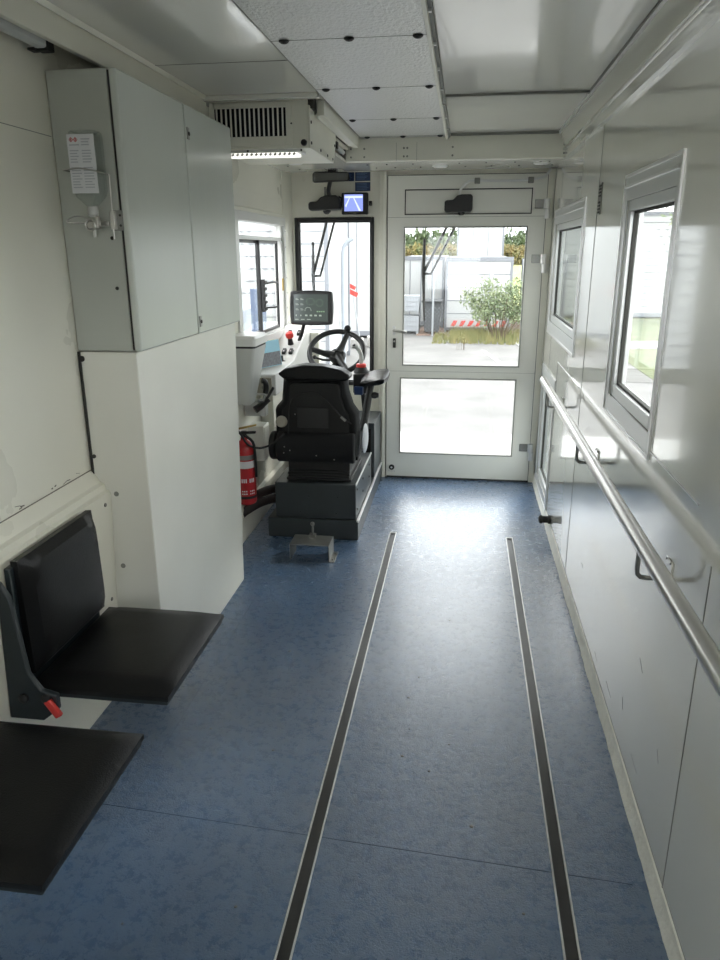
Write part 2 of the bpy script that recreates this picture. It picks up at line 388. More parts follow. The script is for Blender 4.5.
# left wall: profile section behind seats and cabinet
prof = [(-1.36, 0), (-1.248, 0), (-1.205, .785), (-1.209, .800), (-1.222, .806), (-1.226, .826), (-1.240, .832), (-1.262, .868), (XL, .875), (XL, ZC), (-1.36, ZC)]
wl = S(extrude_y('wall_left', prof, YB, 3.42, 'wall'), 'cream left wall behind the folding seats')
seam(XL - .001, XL + .001, YB, 2.28, 1.937, 1.939, wl)
MB().prism([(XL - .001, .8745), (XL + .0015, .8745), (XL + .0015, .8775), (XL - .001, .8775)], 'y', 1.2, 2.28).build('panel_joint', 'scuff', wl)
m = MB()
for i in range(16):
    y = random.uniform(1.55, 2.25); m.obox((XL + .0006, y, .883 + random.uniform(0, .012)), (.001, random.uniform(.006, .03), random.uniform(.001, .004)), (random.uniform(-.3, .3), 0, 0))
m.build('scratches', 'scuff', wl)
for (y, z, x) in ((2.235, .765, -1.205), (1.86, .772, -1.205), (1.50, .765, -1.205), (2.243, .40, -1.226), (1.60, .10, -1.242), (1.52, .30, -1.231)):
    MB().lathe([(.007, -.001), (.007, .002), (.004, .004), (.001, .0045)], (x, y, z), (1, 0, 0), 12).build('wall_screw', 'greyseam', wl)

# upper left boxed beam with the recess behind it
b = S(MB().box(-1.185, -1.165, YB, 3.45, 2.165, ZC).build('trim_10', 'trim', None, .003), 'cream boxed beam along the upper left edge of the ceiling')
extrude_y('upper_bead', [(-1.166, ZC + .001), (-1.166, ZC - .010), (-1.156, ZC - .013), (-1.146, ZC + .001)], YB, 3.45, 'trim', b)
MB().box(XL, -1.235, YB, 2.29, 2.20, 2.215).build('recess_ledge', 'trim', b, .002)

# driver bay left wall with the sliding window opening
WD = (3.98, 5.05, 1.085, 1.785)
m = MB(); cells(m, 3.42, YF, .0, ZC, [WD], lambda a, b_, c, d: m.box(XD - .06, XD, a, b_, c, d))
wd = S(m.build('wall_driver', 'wall'), 'cream side wall of the driver bay'); wd.name = 'wall_left_driver_bay'
seam(XD - .001, XD + .0015, 3.45, 5.10, 1.925, 1.929, wd, 'trim')
MB().prism([(XD - .001, 1.815), (XD + .010, 1.815), (XD + .012, 1.835), (XD - .001, 1.84)], 'y', 3.45, 5.13).build('drip_bead', 'trim', wd, .002)
S(MB().prism([(XD - .01, 0), (-1.205, 0), (-1.205, .19), (-1.222, .205), (XD - .01, .205)], 'y', 3.42, YF).build('baseboard_left', 'trim', None, .002), 'white kerb along the foot of the driver bay wall')
S(MB().prism([(XD - .01, 5.05), (XD + .004, 5.05), (XD + .040, 5.16), (XD + .040, YF + .01), (XD - .01, YF + .01)], 'z', .2, ZC).build('trim_11', 'trim', None, .003), 'chamfered corner post left of the windscreen')

# driver's sliding window
r = sroot('window_5', (XD, 4.5, 1.085), "driver's sliding side window")
m = MB(); cells(m, 3.94, 5.09, 1.05, 1.815, [(4.0, 5.03, 1.10, 1.765)], lambda a, b_, c, d: m.box(XD - .004, XD + .012, a, b_, c, d))
m.build('surround', 'white', r, .003)
m = MB()
m.box(XD - .055, XD - .002, 4.0, 5.03, 1.668, 1.690); m.box(XD - .055, XD - .002, 4.0, 4.035, 1.09, 1.78); m.box(XD - .055, XD - .002, 4.995, 5.05, 1.09, 1.78); m.box(XD - .055, XD - .002, 4.0, 5.03, 1.085, 1.112); m.box(XD - .055, XD - .002, 4.0, 5.03, 1.765, 1.785)
m.build('outer_frame', 'white', r, .002)
for (a, b_, xo) in ((4.035, 4.53, -.040), (4.47, 4.93, -.018)):
    m = MB(); cells(m, a, b_, 1.112, 1.668, [(a + .018, b_ - .018, 1.13, 1.65)], lambda p, q, s_, t: m.box(XD + xo - .008, XD + xo + .008, p, q, s_, t))
    f = m.build('sliding_sash', 'plastic', r, .002)
    MB().box(XD + xo - .002, XD + xo + .002, a + .016, b_ - .016, 1.128, 1.652).build('pane', 'glass', f)
MB().box(XD - .032, XD - .028, 4.035, 4.995, 1.69, 1.765).build('transom_pane', 'glass', r)
h = MB().box(XD - .010, XD + .010, 4.475, 4.505, 1.245, 1.44).build('slide_handle', 'plastic', r, .003)
m = MB()
for k in range(5): m.box(XD + .008, XD + .020, 4.470, 4.510, 1.255 + k * .04, 1.272 + k * .04)
m.build('grip_ribs', 'plastic', h, .002)
MB().tube([(XD + .012, 4.50, 1.415), (XD + .045, 4.60, 1.42), (XD + .05, 4.66, 1.41), (XD + .05, 4.66, 1.275), (XD + .045, 4.60, 1.265), (XD + .012, 4.50, 1.27)], .006, 8).build('pull_loop', 'plastic', h)
MB().box(XD + .008, XD + .016, 4.94, 4.965, 1.35, 1.43).build('latch_plate', 'brass', r, .002)
for k in range(7): MB().lathe([(.004, 0), (.002, .003)], (XD + .012, 5.06, 1.13 + k * .1), (1, 0, 0), 8).build('frame_rivet', 'greyseam', r)

# front wall with windscreen and door openings
WS = (-1.150, -.640, .70, 1.802); DO = (-.515, .492, .0, 2.062)
m = MB(); cells(m, XD - .06, .61, 0, ZT, [WS, DO], lambda a, b_, c, d: m.box(a, b_, YF, YF + .06, c, d))
wf = S(m.build('wall_front', 'wall'), 'cream front wall around the windscreen and door')
MB().box(-.585, -.560, YF - .018, YF + .001, 0, 2.10).build('post_cover', 'trim', wf, .003)
r = sroot('window_6', (-.895, YF, .70), 'tall windscreen in front of the driver seat')
m = MB(); cells(m, -1.170, -.622, .68, 1.822, [(-1.145, -.640, .705, 1.800)], lambda a, b_, c, d: m.box(a, b_, YF - .012, YF + .004, c, d))
m.build('rubber_frame', 'rubber', r, .005)
m = MB(); cells(m, -1.147, -.638, .703, 1.802, [(-1.135, -.652, .715, 1.788)], lambda a, b_, c, d: m.box(a, b_, YF + .004, YF + .04, c, d))
m.build('gasket', 'plastic', r, .003)
MB().box(-1.14, -.647, YF + .02, YF + .026, .71, 1.793).build('pane', 'glass', r)

# door jamb and door
S(MB().box(-.560, -.535, YF - .030, YF + .001, 0, 2.10).build('trim_12', 'trim', None, .003), 'left door jamb')
S(MB().box(.505, .549, YF - .026, YF + .001, .0, 2.10).build('trim_13', 'trim', None, .003), 'right door jamb')
S(MB().box(-.520, .507, YF - .026, YF + .05, -.001, .0135).build('trim_14', 'seam'), 'dark door threshold')
r = sroot('door_1', (0, YF, 0), 'glazed front door with two panes, closed')
YD = YF - .028
m = MB(); G1 = (-.413, .390, .835, 1.752); G2 = (-.427, .378, .193, .742); PN = (-.413, .412, 1.832, 1.988)
cells(m, -.526, .503, .014, 2.074, [G1, G2, PN], lambda a, b_, c, d: m.box(a, b_, YD, YF - .0005, c, d))
m.build('leaf_frame', 'door', r)
for g in (G1, G2):
    e = .010
    m = MB(); cells(m, g[0] - .004, g[1] + .004, g[2] - .004, g[3] + .004, [(g[0] + .004, g[1] - .004, g[2] + .004, g[3] - .004)], lambda a, b_, c, d: m.box(a, b_, YD - .005, YD + .027, c, d))
    gb = m.build('glazing_bead', 'greyseam', r)
    MB().box(g[0] + .001, g[1] - .001, YD + .018, YD + .024, g[2] + .001, g[3] - .001).build('pane', 'glass', r)
m = MB(); cells(m, PN[0] - .001, PN[1] + .001, PN[2] - .001, PN[3] + .001, [(PN[0] + .005, PN[1] - .005, PN[2] + .005, PN[3] - .005)], lambda a, b_, c, d: m.box(a, b_, YD - .002, YD + .02, c, d))
m.build('panel_gasket', 'rubber', r)
MB().box(PN[0] + .004, PN[1] - .004, YD + .006, YD + .027, PN[2] + .004, PN[3] - .004).build('upper_panel', 'door', r)
seam(-.525, .502, YD - .001, YD + .001, 1.815, 1.817, r); seam(-.525, .502, YD - .001, YD + .001, .79, .7915, r)
seam(-.5300, -.5262, YD + .001, YD + .004, .014, 2.078, r, 'seam'); seam(-.530, .507, YD + .001, YD + .004, 2.0745, 2.078, r, 'seam'); seam(.5032, .5060, YD + .001, YD + .004, .014, 2.078, r, 'seam')
# the handle
h = MB().box(-.487, -.467, YD - .010, YD, 1.045, 1.105).build('handle_plate', 'alu', r, .003)
MB().tube([(-.477, YD, 1.078), (-.477, YD - .045, 1.078), (-.465, YD - .05, 1.077), (-.385, YD - .052, 1.068)], .008, 10).build('lever', 'steel', h)
k = MB().box(-.483, -.463, YD - .012, YD, .955, 1.02).build('lock_plate', 'seam', r, .004)
MB().lathe([(.007, 0), (.007, .004), (.001, .005)], (-.473, YD - .012, 1.0), (0, -1, 0), 14).build('lock_cylinder', 'steel', k)
k = MB().lathe([(.020, 0), (.020, .008), (.014, .012), (.001, .013)], (-.484, YD, .080), (0, -1, 0), 20).build('round_latch', 'rubber', r)
MB().lathe([(.008, 0), (.006, .003), (.001, .0032)], (-.484, YD - .012, .080), (0, -1, 0), 12).build('latch_pin', 'alu', k)
m = MB()
for i in range(5): m.box(-.51 + i * .011, -.505 + i * .011, YD - .0006, YD + .001, .047, .052)
m.build('tiny_print', 'ink', r)
for z in (1.885, 1.545, .255):
    h = MB().box(.430, .505, YD - .010, YD, z - .022, z + .032).build('hinge', 'steeldull', r, .003)
    h['label'] = 'silver hinge'
    MB().cyl((.505, YD - .018, z - .024), (.505, YD - .018, z + .035), .019, n=16).build('hinge_barrel', 'alu', h)
    MB().cyl((.512, YD - .018, z - .085), (.512, YD - .018, z - .027), .017, n=16).build('hinge_pin', 'alu', h)
# wiper motor housing on the door
c = MB(); c.prism([(-.150, 1.868), (-.150, 1.905), (-.142, 1.915), (-.095, 1.918), (-.070, 1.944), (-.045, 1.950), (.018, 1.950), (.030, 1.940), (.030, 1.855), (.018, 1.842), (-.140, 1.842), (-.150, 1.852)], 'y', YD - .075, YD)
c = c.build('wiper_motor_cover', 'plastic', r, .008, 3)
MB().lathe([(.022, 0), (.022, -.010), (.014, -.018), (.001, -.02)], (-.04, YD - .035, 1.843), (0, 0, 1), 14).build('wiper_spindle_cap', 'plastic', c)
t = thing('cable_conduit', 'thin grey cable conduit arching over the door from the black motor cover', 'conduit', (.1, YD, 1.95))
MB().tube([(-.055, YD - .02, 1.952), (-.048, YD - .02, 1.985), (.0, YD - .02, 2.028), (.05, YD - .02, 2.036), (.20, YD - .02, 2.032), (.40, YD - .02, 2.036), (.48, YD - .02, 2.055), (.515, YD - .03, 2.10)], .008, 8, smooth=5).build('tube', 'alu', t)
for x in (.055, .395):
    k = MB().box(x - .018, x + .018, YD - .032, YD, 2.016, 2.052).build('cable_clip', 'greyseam', t, .004)
# exterior wipers
def wiper(name, cx, cz, lab, k=.29):
    t = thing(name, lab, 'wiper', (cx, YF + .11, cz), 'windscreen wipers outside the front glass')
    y = YF + .11
    MB().tube([(cx, y, cz + .22), (cx - .004, y, cz), (cx + .01, y, cz - .33)], [.010, .013, .006], 8).build('blade', 'rubber', t)
    MB().box(cx - .010, cx + .010, y - .012, y + .006, cz - .05, cz + .045).build('blade_holder', 'plastic', t, .003)
    MB().tube([(cx, y - .004, cz), (cx + .42 * k, y - .012, cz + .42)], .010, 8).build('arm', 'plastic', t)
    MB().tube([(cx, y - .004, cz - .01), (cx + .05, y - .008, cz - .008), (cx + .055 + .42 * k, y - .012, cz + .42)], .009, 8).build('parallel_arm', 'plastic', t)
    MB().box(cx + .42 * k - .02, cx + .42 * k + .075, YF + (.06 if k < .4 else .027), y, cz + .40, cz + .45).build('wiper_pivot', 'plastic', t, .006)
wiper('windscreen_wiper', -1.068, 1.445, 'black wiper arm pair outside the tall windscreen at left')
wiper('windscreen_wiper', -.285, 1.46, 'black wiper arm pair outside the glazed front door', .50)

# back of the cabin, behind the viewer
WB = (-.62, .25, 1.0, 1.85)
m = MB(); cells(m, -1.36, .61, 0, ZT, [WB], lambda a, b_, c, d: m.box(a, b_, YB - .06, YB, c, d))
S(m.build('wall_back', 'wall'), 'cream rear wall')
r = sroot('window_7', (-.2, YB, 1.0), 'rear window')
m = MB(); cells(m, WB[0] - .04, WB[1] + .04, WB[2] - .04, WB[3] + .04, [(WB[0] + .03, WB[1] - .03, WB[2] + .03, WB[3] - .03)], lambda a, b_, c, d: m.box(a, b_, YB - .03, YB + .012, c, d))
m.build('frame', 'aluwhite', r, .003)
MB().box(WB[0], WB[1], YB - .02, YB - .015, WB[2], WB[3]).build('pane', 'glass', r)

# header beam across the front, and soffit behind it
b = S(MB().box(-.735, XR, 4.66, 4.72, 2.112, ZC).build('trim_15', 'trim', None, .003), 'cream header beam across the front of the ceiling')
for x in (-.70, -.385, -.365, -.10, -.62, .535):
    for z in (2.135, 2.18):
        MB().lathe([(.006, 0), (.006, .002), (.001, .004)], (x, 4.66, z), (0, -1, 0), 10).build('beam_screw', 'greyseam', b)
for x in (-.43, -.31): seam(x, x + .0015, 4.6585, 4.661, 2.110, 2.21, b)
m = MB(); m.box(XD, XR, 4.70, YF, 2.108, 2.125); m.box(XD, -.735, 4.28, 4.70, 2.108, 2.125)
s_ = S(m.build('trim_16', 'ceil'), 'low soffit behind the header beam')
for x in (-1.12, -.62, -.5, -.34, -.06, .1, .27, .42, .47):
    for y in (4.80, 4.98): MB().lathe([(.006, 0), (.005, -.003), (.001, -.004)], (x + (y - 4.8) * .2, y, 2.108), n=8).build('soffit_screw', 'seam', s_)
for x, y in ((-1.03, 4.62), (-.18, 4.93), (.43, 4.86)):
    k = MB().lathe([(.048, 0), (.048, -.004), (.038, -.010), (.034, -.008)], (x, y, 2.108), n=24).build('round_spotlight', 'white', s_)
    MB().lathe([(.034, 0), (.034, -.007), (.001, -.0075)], (x, y, 2.108), n=24).build('spotlight_lens', 'lampspot', k)

# ------------------------------------------------------------------ lower casing under the cabinet
t = thing('column_casing', 'smooth white boxed casing under the grey wall cabinet', 'casing', (-1.16, 2.85, 0))
m = MB(); m.hexa([(-1.262, 2.285, 0), (-1.062, 2.285, 0), (-1.062, 3.29, 0), (-1.262, 3.29, 0), (-1.262, 2.285, 1.285), (-1.062, 2.285, 1.285), (-1.062, 3.37, 1.285), (-1.262, 3.37, 1.285)])
m.build('casing_body', 'door', t, .004)
MB().box(-1.266, -1.258, 2.279, 2.285, .0, 1.285).build('edge_joint', 'seam', t)
for (x, z) in ((-1.185, .79), (-1.189, .515), (-1.195, .2)):
    MB().lathe([(.009, 0), (.009, .002), (.005, .004), (.001, .004)], (x, 2.285, z), (0, -1, 0), 14).build('casing_screw', 'greyseam', t)
MB().lathe([(.010, 0), (.010, .004), (.004, .008), (.001, .008)], (-1.255, 2.285, 1.262), (0, -1, 0), 14).build('quarter_turn_lock', 'seam', t)
MB().lathe([(.007, 0), (.007, .004), (.001, .006)], (-1.252, 2.285, .925), (0, -1, 0), 12).build('casing_screw', 'seam', t)

# ------------------------------------------------------------------ wall cabinet
t = thing('wall_cabinet', 'tall grey two-door metal cabinet on the left wall above the white casing', 'cabinet', (-1.17, 2.87, 1.288))
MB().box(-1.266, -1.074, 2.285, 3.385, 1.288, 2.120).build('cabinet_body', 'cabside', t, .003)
MB().box(-1.074, -1.066, 2.290, 3.38, 1.292, 2.116).build('door_gasket', 'seam', t)
for (a, b_, hz) in ((2.281, 2.822, None), (2.828, 3.388, 1)):
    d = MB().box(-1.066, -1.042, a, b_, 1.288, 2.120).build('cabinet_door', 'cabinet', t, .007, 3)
    for hz in ((2.02, 1.335) if a > 2.5 else ()):
        l = MB().box(-1.042, -1.038, a + .012, a + .034, hz - .02, hz + .022).build('cam_lock', 'steeldull', d, .003)
        MB().lathe([(.007, 0), (.007, .003), (.001, .0032)], (-1.038, a + .023, hz), (1, 0, 0), 14).build('keyway', 'seam', l)
for (x, z) in ((-1.106, 1.643), (-1.106, 1.490)):
    MB().lathe([(.006, 0), (.005, .003), (.001, .004)], (x, 2.285, z), (0, -1, 0), 12).build('side_screw', 'seam', t)

# disinfectant bottle and its holder on the cabinet side
R = Matrix.Translation((-1.185, 2.24, 1.87)) @ Matrix.Rotation(math.radians(0), 4, 'Y')
def bx(m, *a): m.box(*a); return m
t = thing('disinfectant_bottle', 'clear upside-down disinfectant bottle with a printed label on the cabinet side', 'bottle', (-1.185, 2.245, 1.76))
def rrect(cx, cy, w, d, n=5, r=.016):
    P = []
    for qx, qy, a0 in ((1, 1, 0), (-1, 1, 90), (-1, -1, 180), (1, -1, 270)):
        for k in range(n): a = math.radians(a0 + 90 * k / (n - 1)); P.append((cx + qx * (w / 2 - r) + r * math.cos(a), cy + qy * (d / 2 - r) + r * math.sin(a)))
    return P
m = MB(); rings = []
for z, w, d, rr in ((1.948, .060, .040, .014), (1.955, .078, .052, .016), (1.951, .088, .060, .018), (1.935, .092, .062, .018), (1.79, .092, .062, .018), (1.772, .082, .056, .018), (1.755, .05, .04, .015), (1.745, .032, .030, .014), (1.72, .030, .030, .0149)):
    rings.append([(x, y, z) for x, y in rrect(-1.185, 2.245, w, d, 5, rr)])
m.ring_loft(rings[1:] if False else rings); m.build('bottle_body', 'bottle', t)
l = MB().box(-1.227, -1.143, 2.2115, 2.2135, 1.780, 1.943).build('printed_label', 'label', t)
m = MB()
for i in range(18):
    z = 1.928 - i * .0078
    for (xa, xb) in ((-1.221, -1.189), (-1.183, -1.150)):
        if i < 2 and xa < -1.2: continue
        if i in (3, 9): continue
        m.box(xa, xb - random.uniform(0, .012), 2.2105, 2.2116, z, z + .0028)
m.build('label_text', 'ink', l)
for x in (-1.214, -1.200):
    m = MB()
    for k in range(4):
        a = math.radians(90 * k); b_ = math.radians(90 * k + 90)
        p, q = Vector((math.cos(a), 0, math.sin(a))), Vector((math.cos(b_), 0, math.sin(b_)))
        m.tube([Vector((x, 2.211, 1.928)) + p * .006, Vector((x, 2.211, 1.928)) + q * .006], .0008, 4)
    m.box(x - .0012, x + .0012, 2.2104, 2.2112, 1.925, 1.931)
    m.build('hazard_diamond', 'redink', l)
m = MB().lathe([(.017, 0), (.017, -.022), (.012, -.028), (.001, -.028)], (-1.185, 2.245, 1.744), n=20).build('bottle_cap', 'whitedk', t)
bottle_root = t
t = thing('dispenser_bracket', 'chrome wire holder with lever valve clamping the disinfectant bottle', 'dispenser', (-1.17, 2.27, 1.70))
MB().tube([(-1.237, 2.283, 1.853), (-1.237, 2.206, 1.856), (-1.185, 2.203, 1.860), (-1.133, 2.206, 1.851), (-1.133, 2.283, 1.848)], .0022, 8).build('retaining_wire', 'steel', t)
MB().tube([(-1.128, 2.277, 1.848), (-1.128, 2.272, 1.72), (-1.128, 2.27, 1.66)], .0025, 8).build('upright_rod', 'steel', t)
k = MB().box(-1.136, -1.098, 2.278, 2.2845, 1.685, 1.745).build('wall_plate', 'steeldull', t, .002)
MB().box(-1.133, -1.117, 2.262, 2.279, 1.688, 1.742).build('clamp_block', 'steel', k, .002)
for z in (1.70, 1.73): MB().lathe([(.004, 0), (.003, .003), (.001, .003)], (-1.106, 2.278, z), (0, -1, 0), 8).build('plate_screw', 'seam', k)
v = MB().lathe([(.014, -.02), (.014, .02), (.010, .024), (.001, .024)], (-1.178, 2.245, 1.700), (0, -1, 0), 20).build('valve', 'steel', t)
MB().torus((-1.178, 2.222, 1.700), .016, .003, (0, 1, 0), 24, 8).build('valve_ring', 'steel', v)
MB().cyl((-1.178, 2.245, 1.69), (-1.178, 2.245, 1.665), .006, .004, 12).build('spout', 'white', v)
MB().box(-1.162, -1.136, 2.262, 2.276, 1.698, 1.712).build('valve_arm', 'steel', v, .002)
MB().box(-1.165, -1.153, 2.225, 2.245, 1.69, 1.725).build('valve_stem', 'steel', v, .002)
MB().tube([(-1.175, 2.235, 1.712), (-1.20, 2.215, 1.724), (-1.222, 2.20, 1.722), (-1.236, 2.192, 1.712), (-1.232, 2.19, 1.706), (-1.212, 2.20, 1.706), (-1.185, 2.232, 1.706)], .0022, 8, smooth=4).build('elbow_lever', 'steel', t)

for o_, d_ in ((bottle_root, (.045, 0, -.010)), (t, (.036, 0, -.020))): o_.location = Vector(o_.location) + Vector(d_)

# ------------------------------------------------------------------ recess lamp, upper left
t = thing('strip_lamp', 'slim unlit strip lamp in the recess above the left wall with black end cap', 'lamp', (-1.21, 1.6, 2.17))
MB().box(-1.232, -1.196, .6, 2.19, 2.152, 2.185).build('lamp_cover', 'lampoff', t, .008)
m = MB(); m.box(-1.234, -1.194, 2.19, 2.225, 2.148, 2.208); m.box(-1.255, -1.232, 2.18, 2.215, 2.148, 2.156)
m.build('end_cap', 'rubber', t, .003)

# ------------------------------------------------------------------ air conditioner
t = thing('air_conditioner', 'cream ceiling air conditioner with slatted front grille above the driver bay', 'air conditioner', (-.94, 3.9, 2.04))
m = MB(); m.box(-1.163, -.715, 3.475, 4.08, 2.042, 2.24); m.build('housing', 'trim', t, .004)
g = MB(); cells(g, -1.160, -.785, 2.052, 2.232, [(-1.138, -.812, 2.092, 2.208)], lambda a, b_, c, d: g.box(a, b_, 3.466, 3.476, c, d))
g = g.build('grille_frame', 'trim', t, .003)
MB().box(-1.140, -.808, 3.4738, 3.4765, 2.092, 2.208).build('grille_shade', 'dark', g)  # black sheet on the solid housing paints the shade behind the slats
for k in range(15):
    x = -1.127 + k * .0215
    MB().obox((x, 3.468, 2.150), (.0075, .006, .114), (0, 0, .2)).build('grille_slat', 'trim', g)
MB().lathe([(.014, 0), (.014, .006), (.010, .014), (.001, .015)], (-.733, 3.475, 2.064), (0, -1, 0), 20).build('black_knob', 'rubber', t)
MB().lathe([(.004, 0), (.003, .003), (.001, .003)], (-.787, 3.466, 2.142), (0, -1, 0), 10).build('housing_screw', 'seam', t)
m = MB(); m.prism([(3.475, 2.042), (4.08, 2.042), (4.14, 2.12), (4.16, 2.20), (3.475, 2.215)], 'x', -.715, -.705)
sp = m.build('side_panel', 'trim', t, .002)
for (y, z) in ((3.50, 2.065), (3.72, 2.06), (3.90, 2.058), (4.05, 2.058), (4.11, 2.13), (3.5, 2.15)):
    MB().lathe([(.007, 0), (.006, .003), (.001, .004)], (-.705, y, z), (1, 0, 0), 10).build('panel_screw', 'seam', sp)
t = thing('strip_lamp', 'lit perforated strip lamp under the air conditioner', 'lamp', (-.94, 3.56, 2.0))
MB().box(-1.16, -.755, 3.50, 3.62, 2.030, 2.044).build('lamp_housing', 'white', t, .003)
MB().box(-1.15, -.775, 3.512, 3.605, 2.018, 2.030).build('lamp_diffuser', 'lampon', t, .003)
for k in range(17): MB().obox((-1.14 + k * .022, 3.511, 2.0235), (.008, .003, .012), (0, .9, 0)).build('louvre', 'greyseam', t)
for x in (-1.0, -.752): MB().lathe([(.005, 0), (.004, .003), (.001, .003)], (x, 3.50, 2.037), (0, -1, 0), 8).build('lamp_screw', 'seam', t)
t = thing('ceiling_channel', 'long cream channel between air conditioner and textured ceiling strip', 'channel', (-.67, 4.1, 2.19))
m = MB(); m.box(-.690, -.655, 3.56, 4.66, 2.185, ZC); m.box(-.704, -.690, 3.60, 4.58, 2.185, 2.20); m.build('channel_body', 'trim', t, .003)
MB().box(-.735, -.690, 3.49, 3.56, 2.205, ZC).build('gap_shade', 'seam', t)  # dark block paints the shaded gap beside the air conditioner
t = thing('tube_lamp', 'short white tube lamp with black clip beside the header beam', 'lamp', (-.73, 4.45, 2.15))
MB().cyl((-.742, 4.34, 2.158), (-.742, 4.62, 2.158), .013).build('tube', 'lampoff', t)
MB().box(-.762, -.722, 4.29, 4.34, 2.140, 2.180).build('clip', 'rubber', t, .003)
MB().box(-.757, -.727, 4.62, 4.635, 2.145, 2.175).build('end_clip', 'rubber', t, .003)
MB().box(-.765, -.718, 4.285, 4.66, 2.176, 2.19).build('mounting_rail', 'trim', t, .002)

# ------------------------------------------------------------------ handrail on the right wall
t = thing('handrail', 'long round stainless steel handrail along the right wall', 'handrail', (.47, 2.6, .87))
MB().cyl((.470, .45, .890), (.470, 4.29, .888), .0205, n=28).build('rail', 'steel', t)
MB().lathe([(.0195, 0), (.017, .008), (.001, .010)], (.470, 4.29, .888), (0, 1, 0), 28).build('rail_end', 'steel', t)
for y in (.70, 1.81, 2.90, 4.00):
    k = MB().tube([(.470, y, .875), (.470, y, .815), (.472, y, .800), (.480, y, .792), (.495, y, .790), (XR - .003, y, .790)], .0065, 10).build('bracket_arm', 'steeldull', t)
    k['label'] = 'dark bent steel bracket'
    q = MB().box(XR - .005, XR, y - .03, y + .03, .745, .845).build('bracket_plate', 'wallR', k, .006)
    for dy, dz in ((-.018, .84), (.018, .84), (-.018, .755), (.018, .755)):
        MB().lathe([(.0035, 0), (.003, .002), (.001, .003)], (XR - .005, y + dy, dz - .0), (-1, 0, 0), 8).build('plate_screw', 'steeldull', k)
# buffer, grille
t = thing('rubber_buffer', 'dark round rubber door buffer low on the right wall', 'buffer', (.52, 4.12, .07))
MB().lathe([(.026, 0), (.026, .012), (.020, .016), (.020, .045), (.024, .048), (.024, .062), (.012, .068), (.001, .068)], (XR, 4.12, .095), (-1, 0, 0), 20).build('buffer_body', 'rubber', t)
t = thing('vent_grille', 'small dark louvred vent high on the right wall between the two windows', 'vent', (XR, 3.40, 1.75))
MB().box(XR - .004, XR, 3.34, 3.395, 1.745, 1.87).build('vent_frame', 'greyseam', t, .001)
for k in range(9):
    if k != 4: MB().box(XR - .007, XR - .003, 3.345, 3.39, 1.750 + k * .013, 1.757 + k * .013).build('louvre', 'seam', t)

# ------------------------------------------------------------------ floor tracks
def track(x, lab):
    t = thing('floor_track', lab, 'track', (x, 2.5, 0), 'aluminium tracks let into the floor')
    y0, y1 = .3, 4.03
    for sx in (-1, 1):
        MB().box(x + sx * .018 - .0026, x + sx * .018 + .0026, y0, y1, -.001, .005).build('track_edge', 'alu', t, .001)
    MB().box(x - .015, x + .015, y0, y1, -.001, .0022).build('track_insert', 'insert', t)
    MB().box(x - .020, x + .020, y1, y1 + .006, -.001, .0045).build('track_end', 'alu', t)
    MB().box(x - .012, x + .012, y1 - .03, y1 - .015, .002, .004).build('end_slot', 'seam', t)
track(-.366, 'aluminium floor track with dark insert, the left one')
track(.313, 'aluminium floor track with dark insert, the right one near the wall')

# ------------------------------------------------------------------ folding seats
def folding_seat(y0, y1, lab, first=True):
    t = thing('folding_seat', lab, 'seat', (-1.0, (y0 + y1) / 2, .36), 'black folding seats on the left wall')
    m = MB(); m.cushion(-1.175, -.765, y0, y1, .418, .450, .008, .018); m.build('seat_cushion', 'vinyl', t)
    MB().box(-1.185, -.770, y0 + .004, y1 - .004, .402, .419).build('seat_base', 'teal', t, .004)
    # backrest: padded wedge leaning on the wall
    m = MB(); m.cushion(0, .345, 0, (y1 - .055) - (y0 + .02), 0, .040, .010, .020)
    Rm = Matrix(((-.02, 0, .995, -1.180), (0, 1, 0, y0 + .02), (.995, 0, .10, .462), (0, 0, 0, 1)))
    m.xf(Rm); m.build('backrest', 'vinyl', t)
    m = MB(); m.prism([(-1.205, .40), (-1.185, .40), (-1.184, .50), (-1.180, .79), (-1.200, .79)], 'y', y0 + .005, y1 - .045); m.build('backrest_shell', 'teal', t, .004)
    m = MB(); m.prism([(-1.226, .345), (-1.125, .345), (-1.075, .385), (-1.075, .430), (-1.120, .442), (-1.150, .49), (-1.172, .72), (-1.198, .765), (-1.205, .75), (-1.222, .42)], 'y', y0 - .030, y0 - .012)
    sb = m.build('side_bracket', 'teal', t, .004)
    for (x, z) in ((-1.172, .416), (-1.105, .420)):
        MB().lathe([(.014, 0), (.014, .008), (.006, .012), (.001, .012)], (x, y0 - .030, z), (0, -1, 0), 16).build('pivot_bolt', 'plastic', sb)
    m = MB(); m.obox((-1.087, y0 - .034, .392), (.022, .014, .060), (0, -.5, .15))
    k = m.build('belt_buckle', 'redplastic', t, .004); k['label'] = 'red seat belt buckle'
    MB().tube([(-1.108, y0 - .036, .425), (-1.102, y0 - .036, .420), (-1.095, y0 - .034, .408)], .007, 8).build('buckle_stalk', 'rubber', t)
    return t
folding_seat(1.638, 2.125, 'black vinyl folding wall seat with backrest, next to the white casing')
folding_seat(1.010, 1.480, 'black vinyl folding wall seat cut by the left edge, nearest to the viewer')

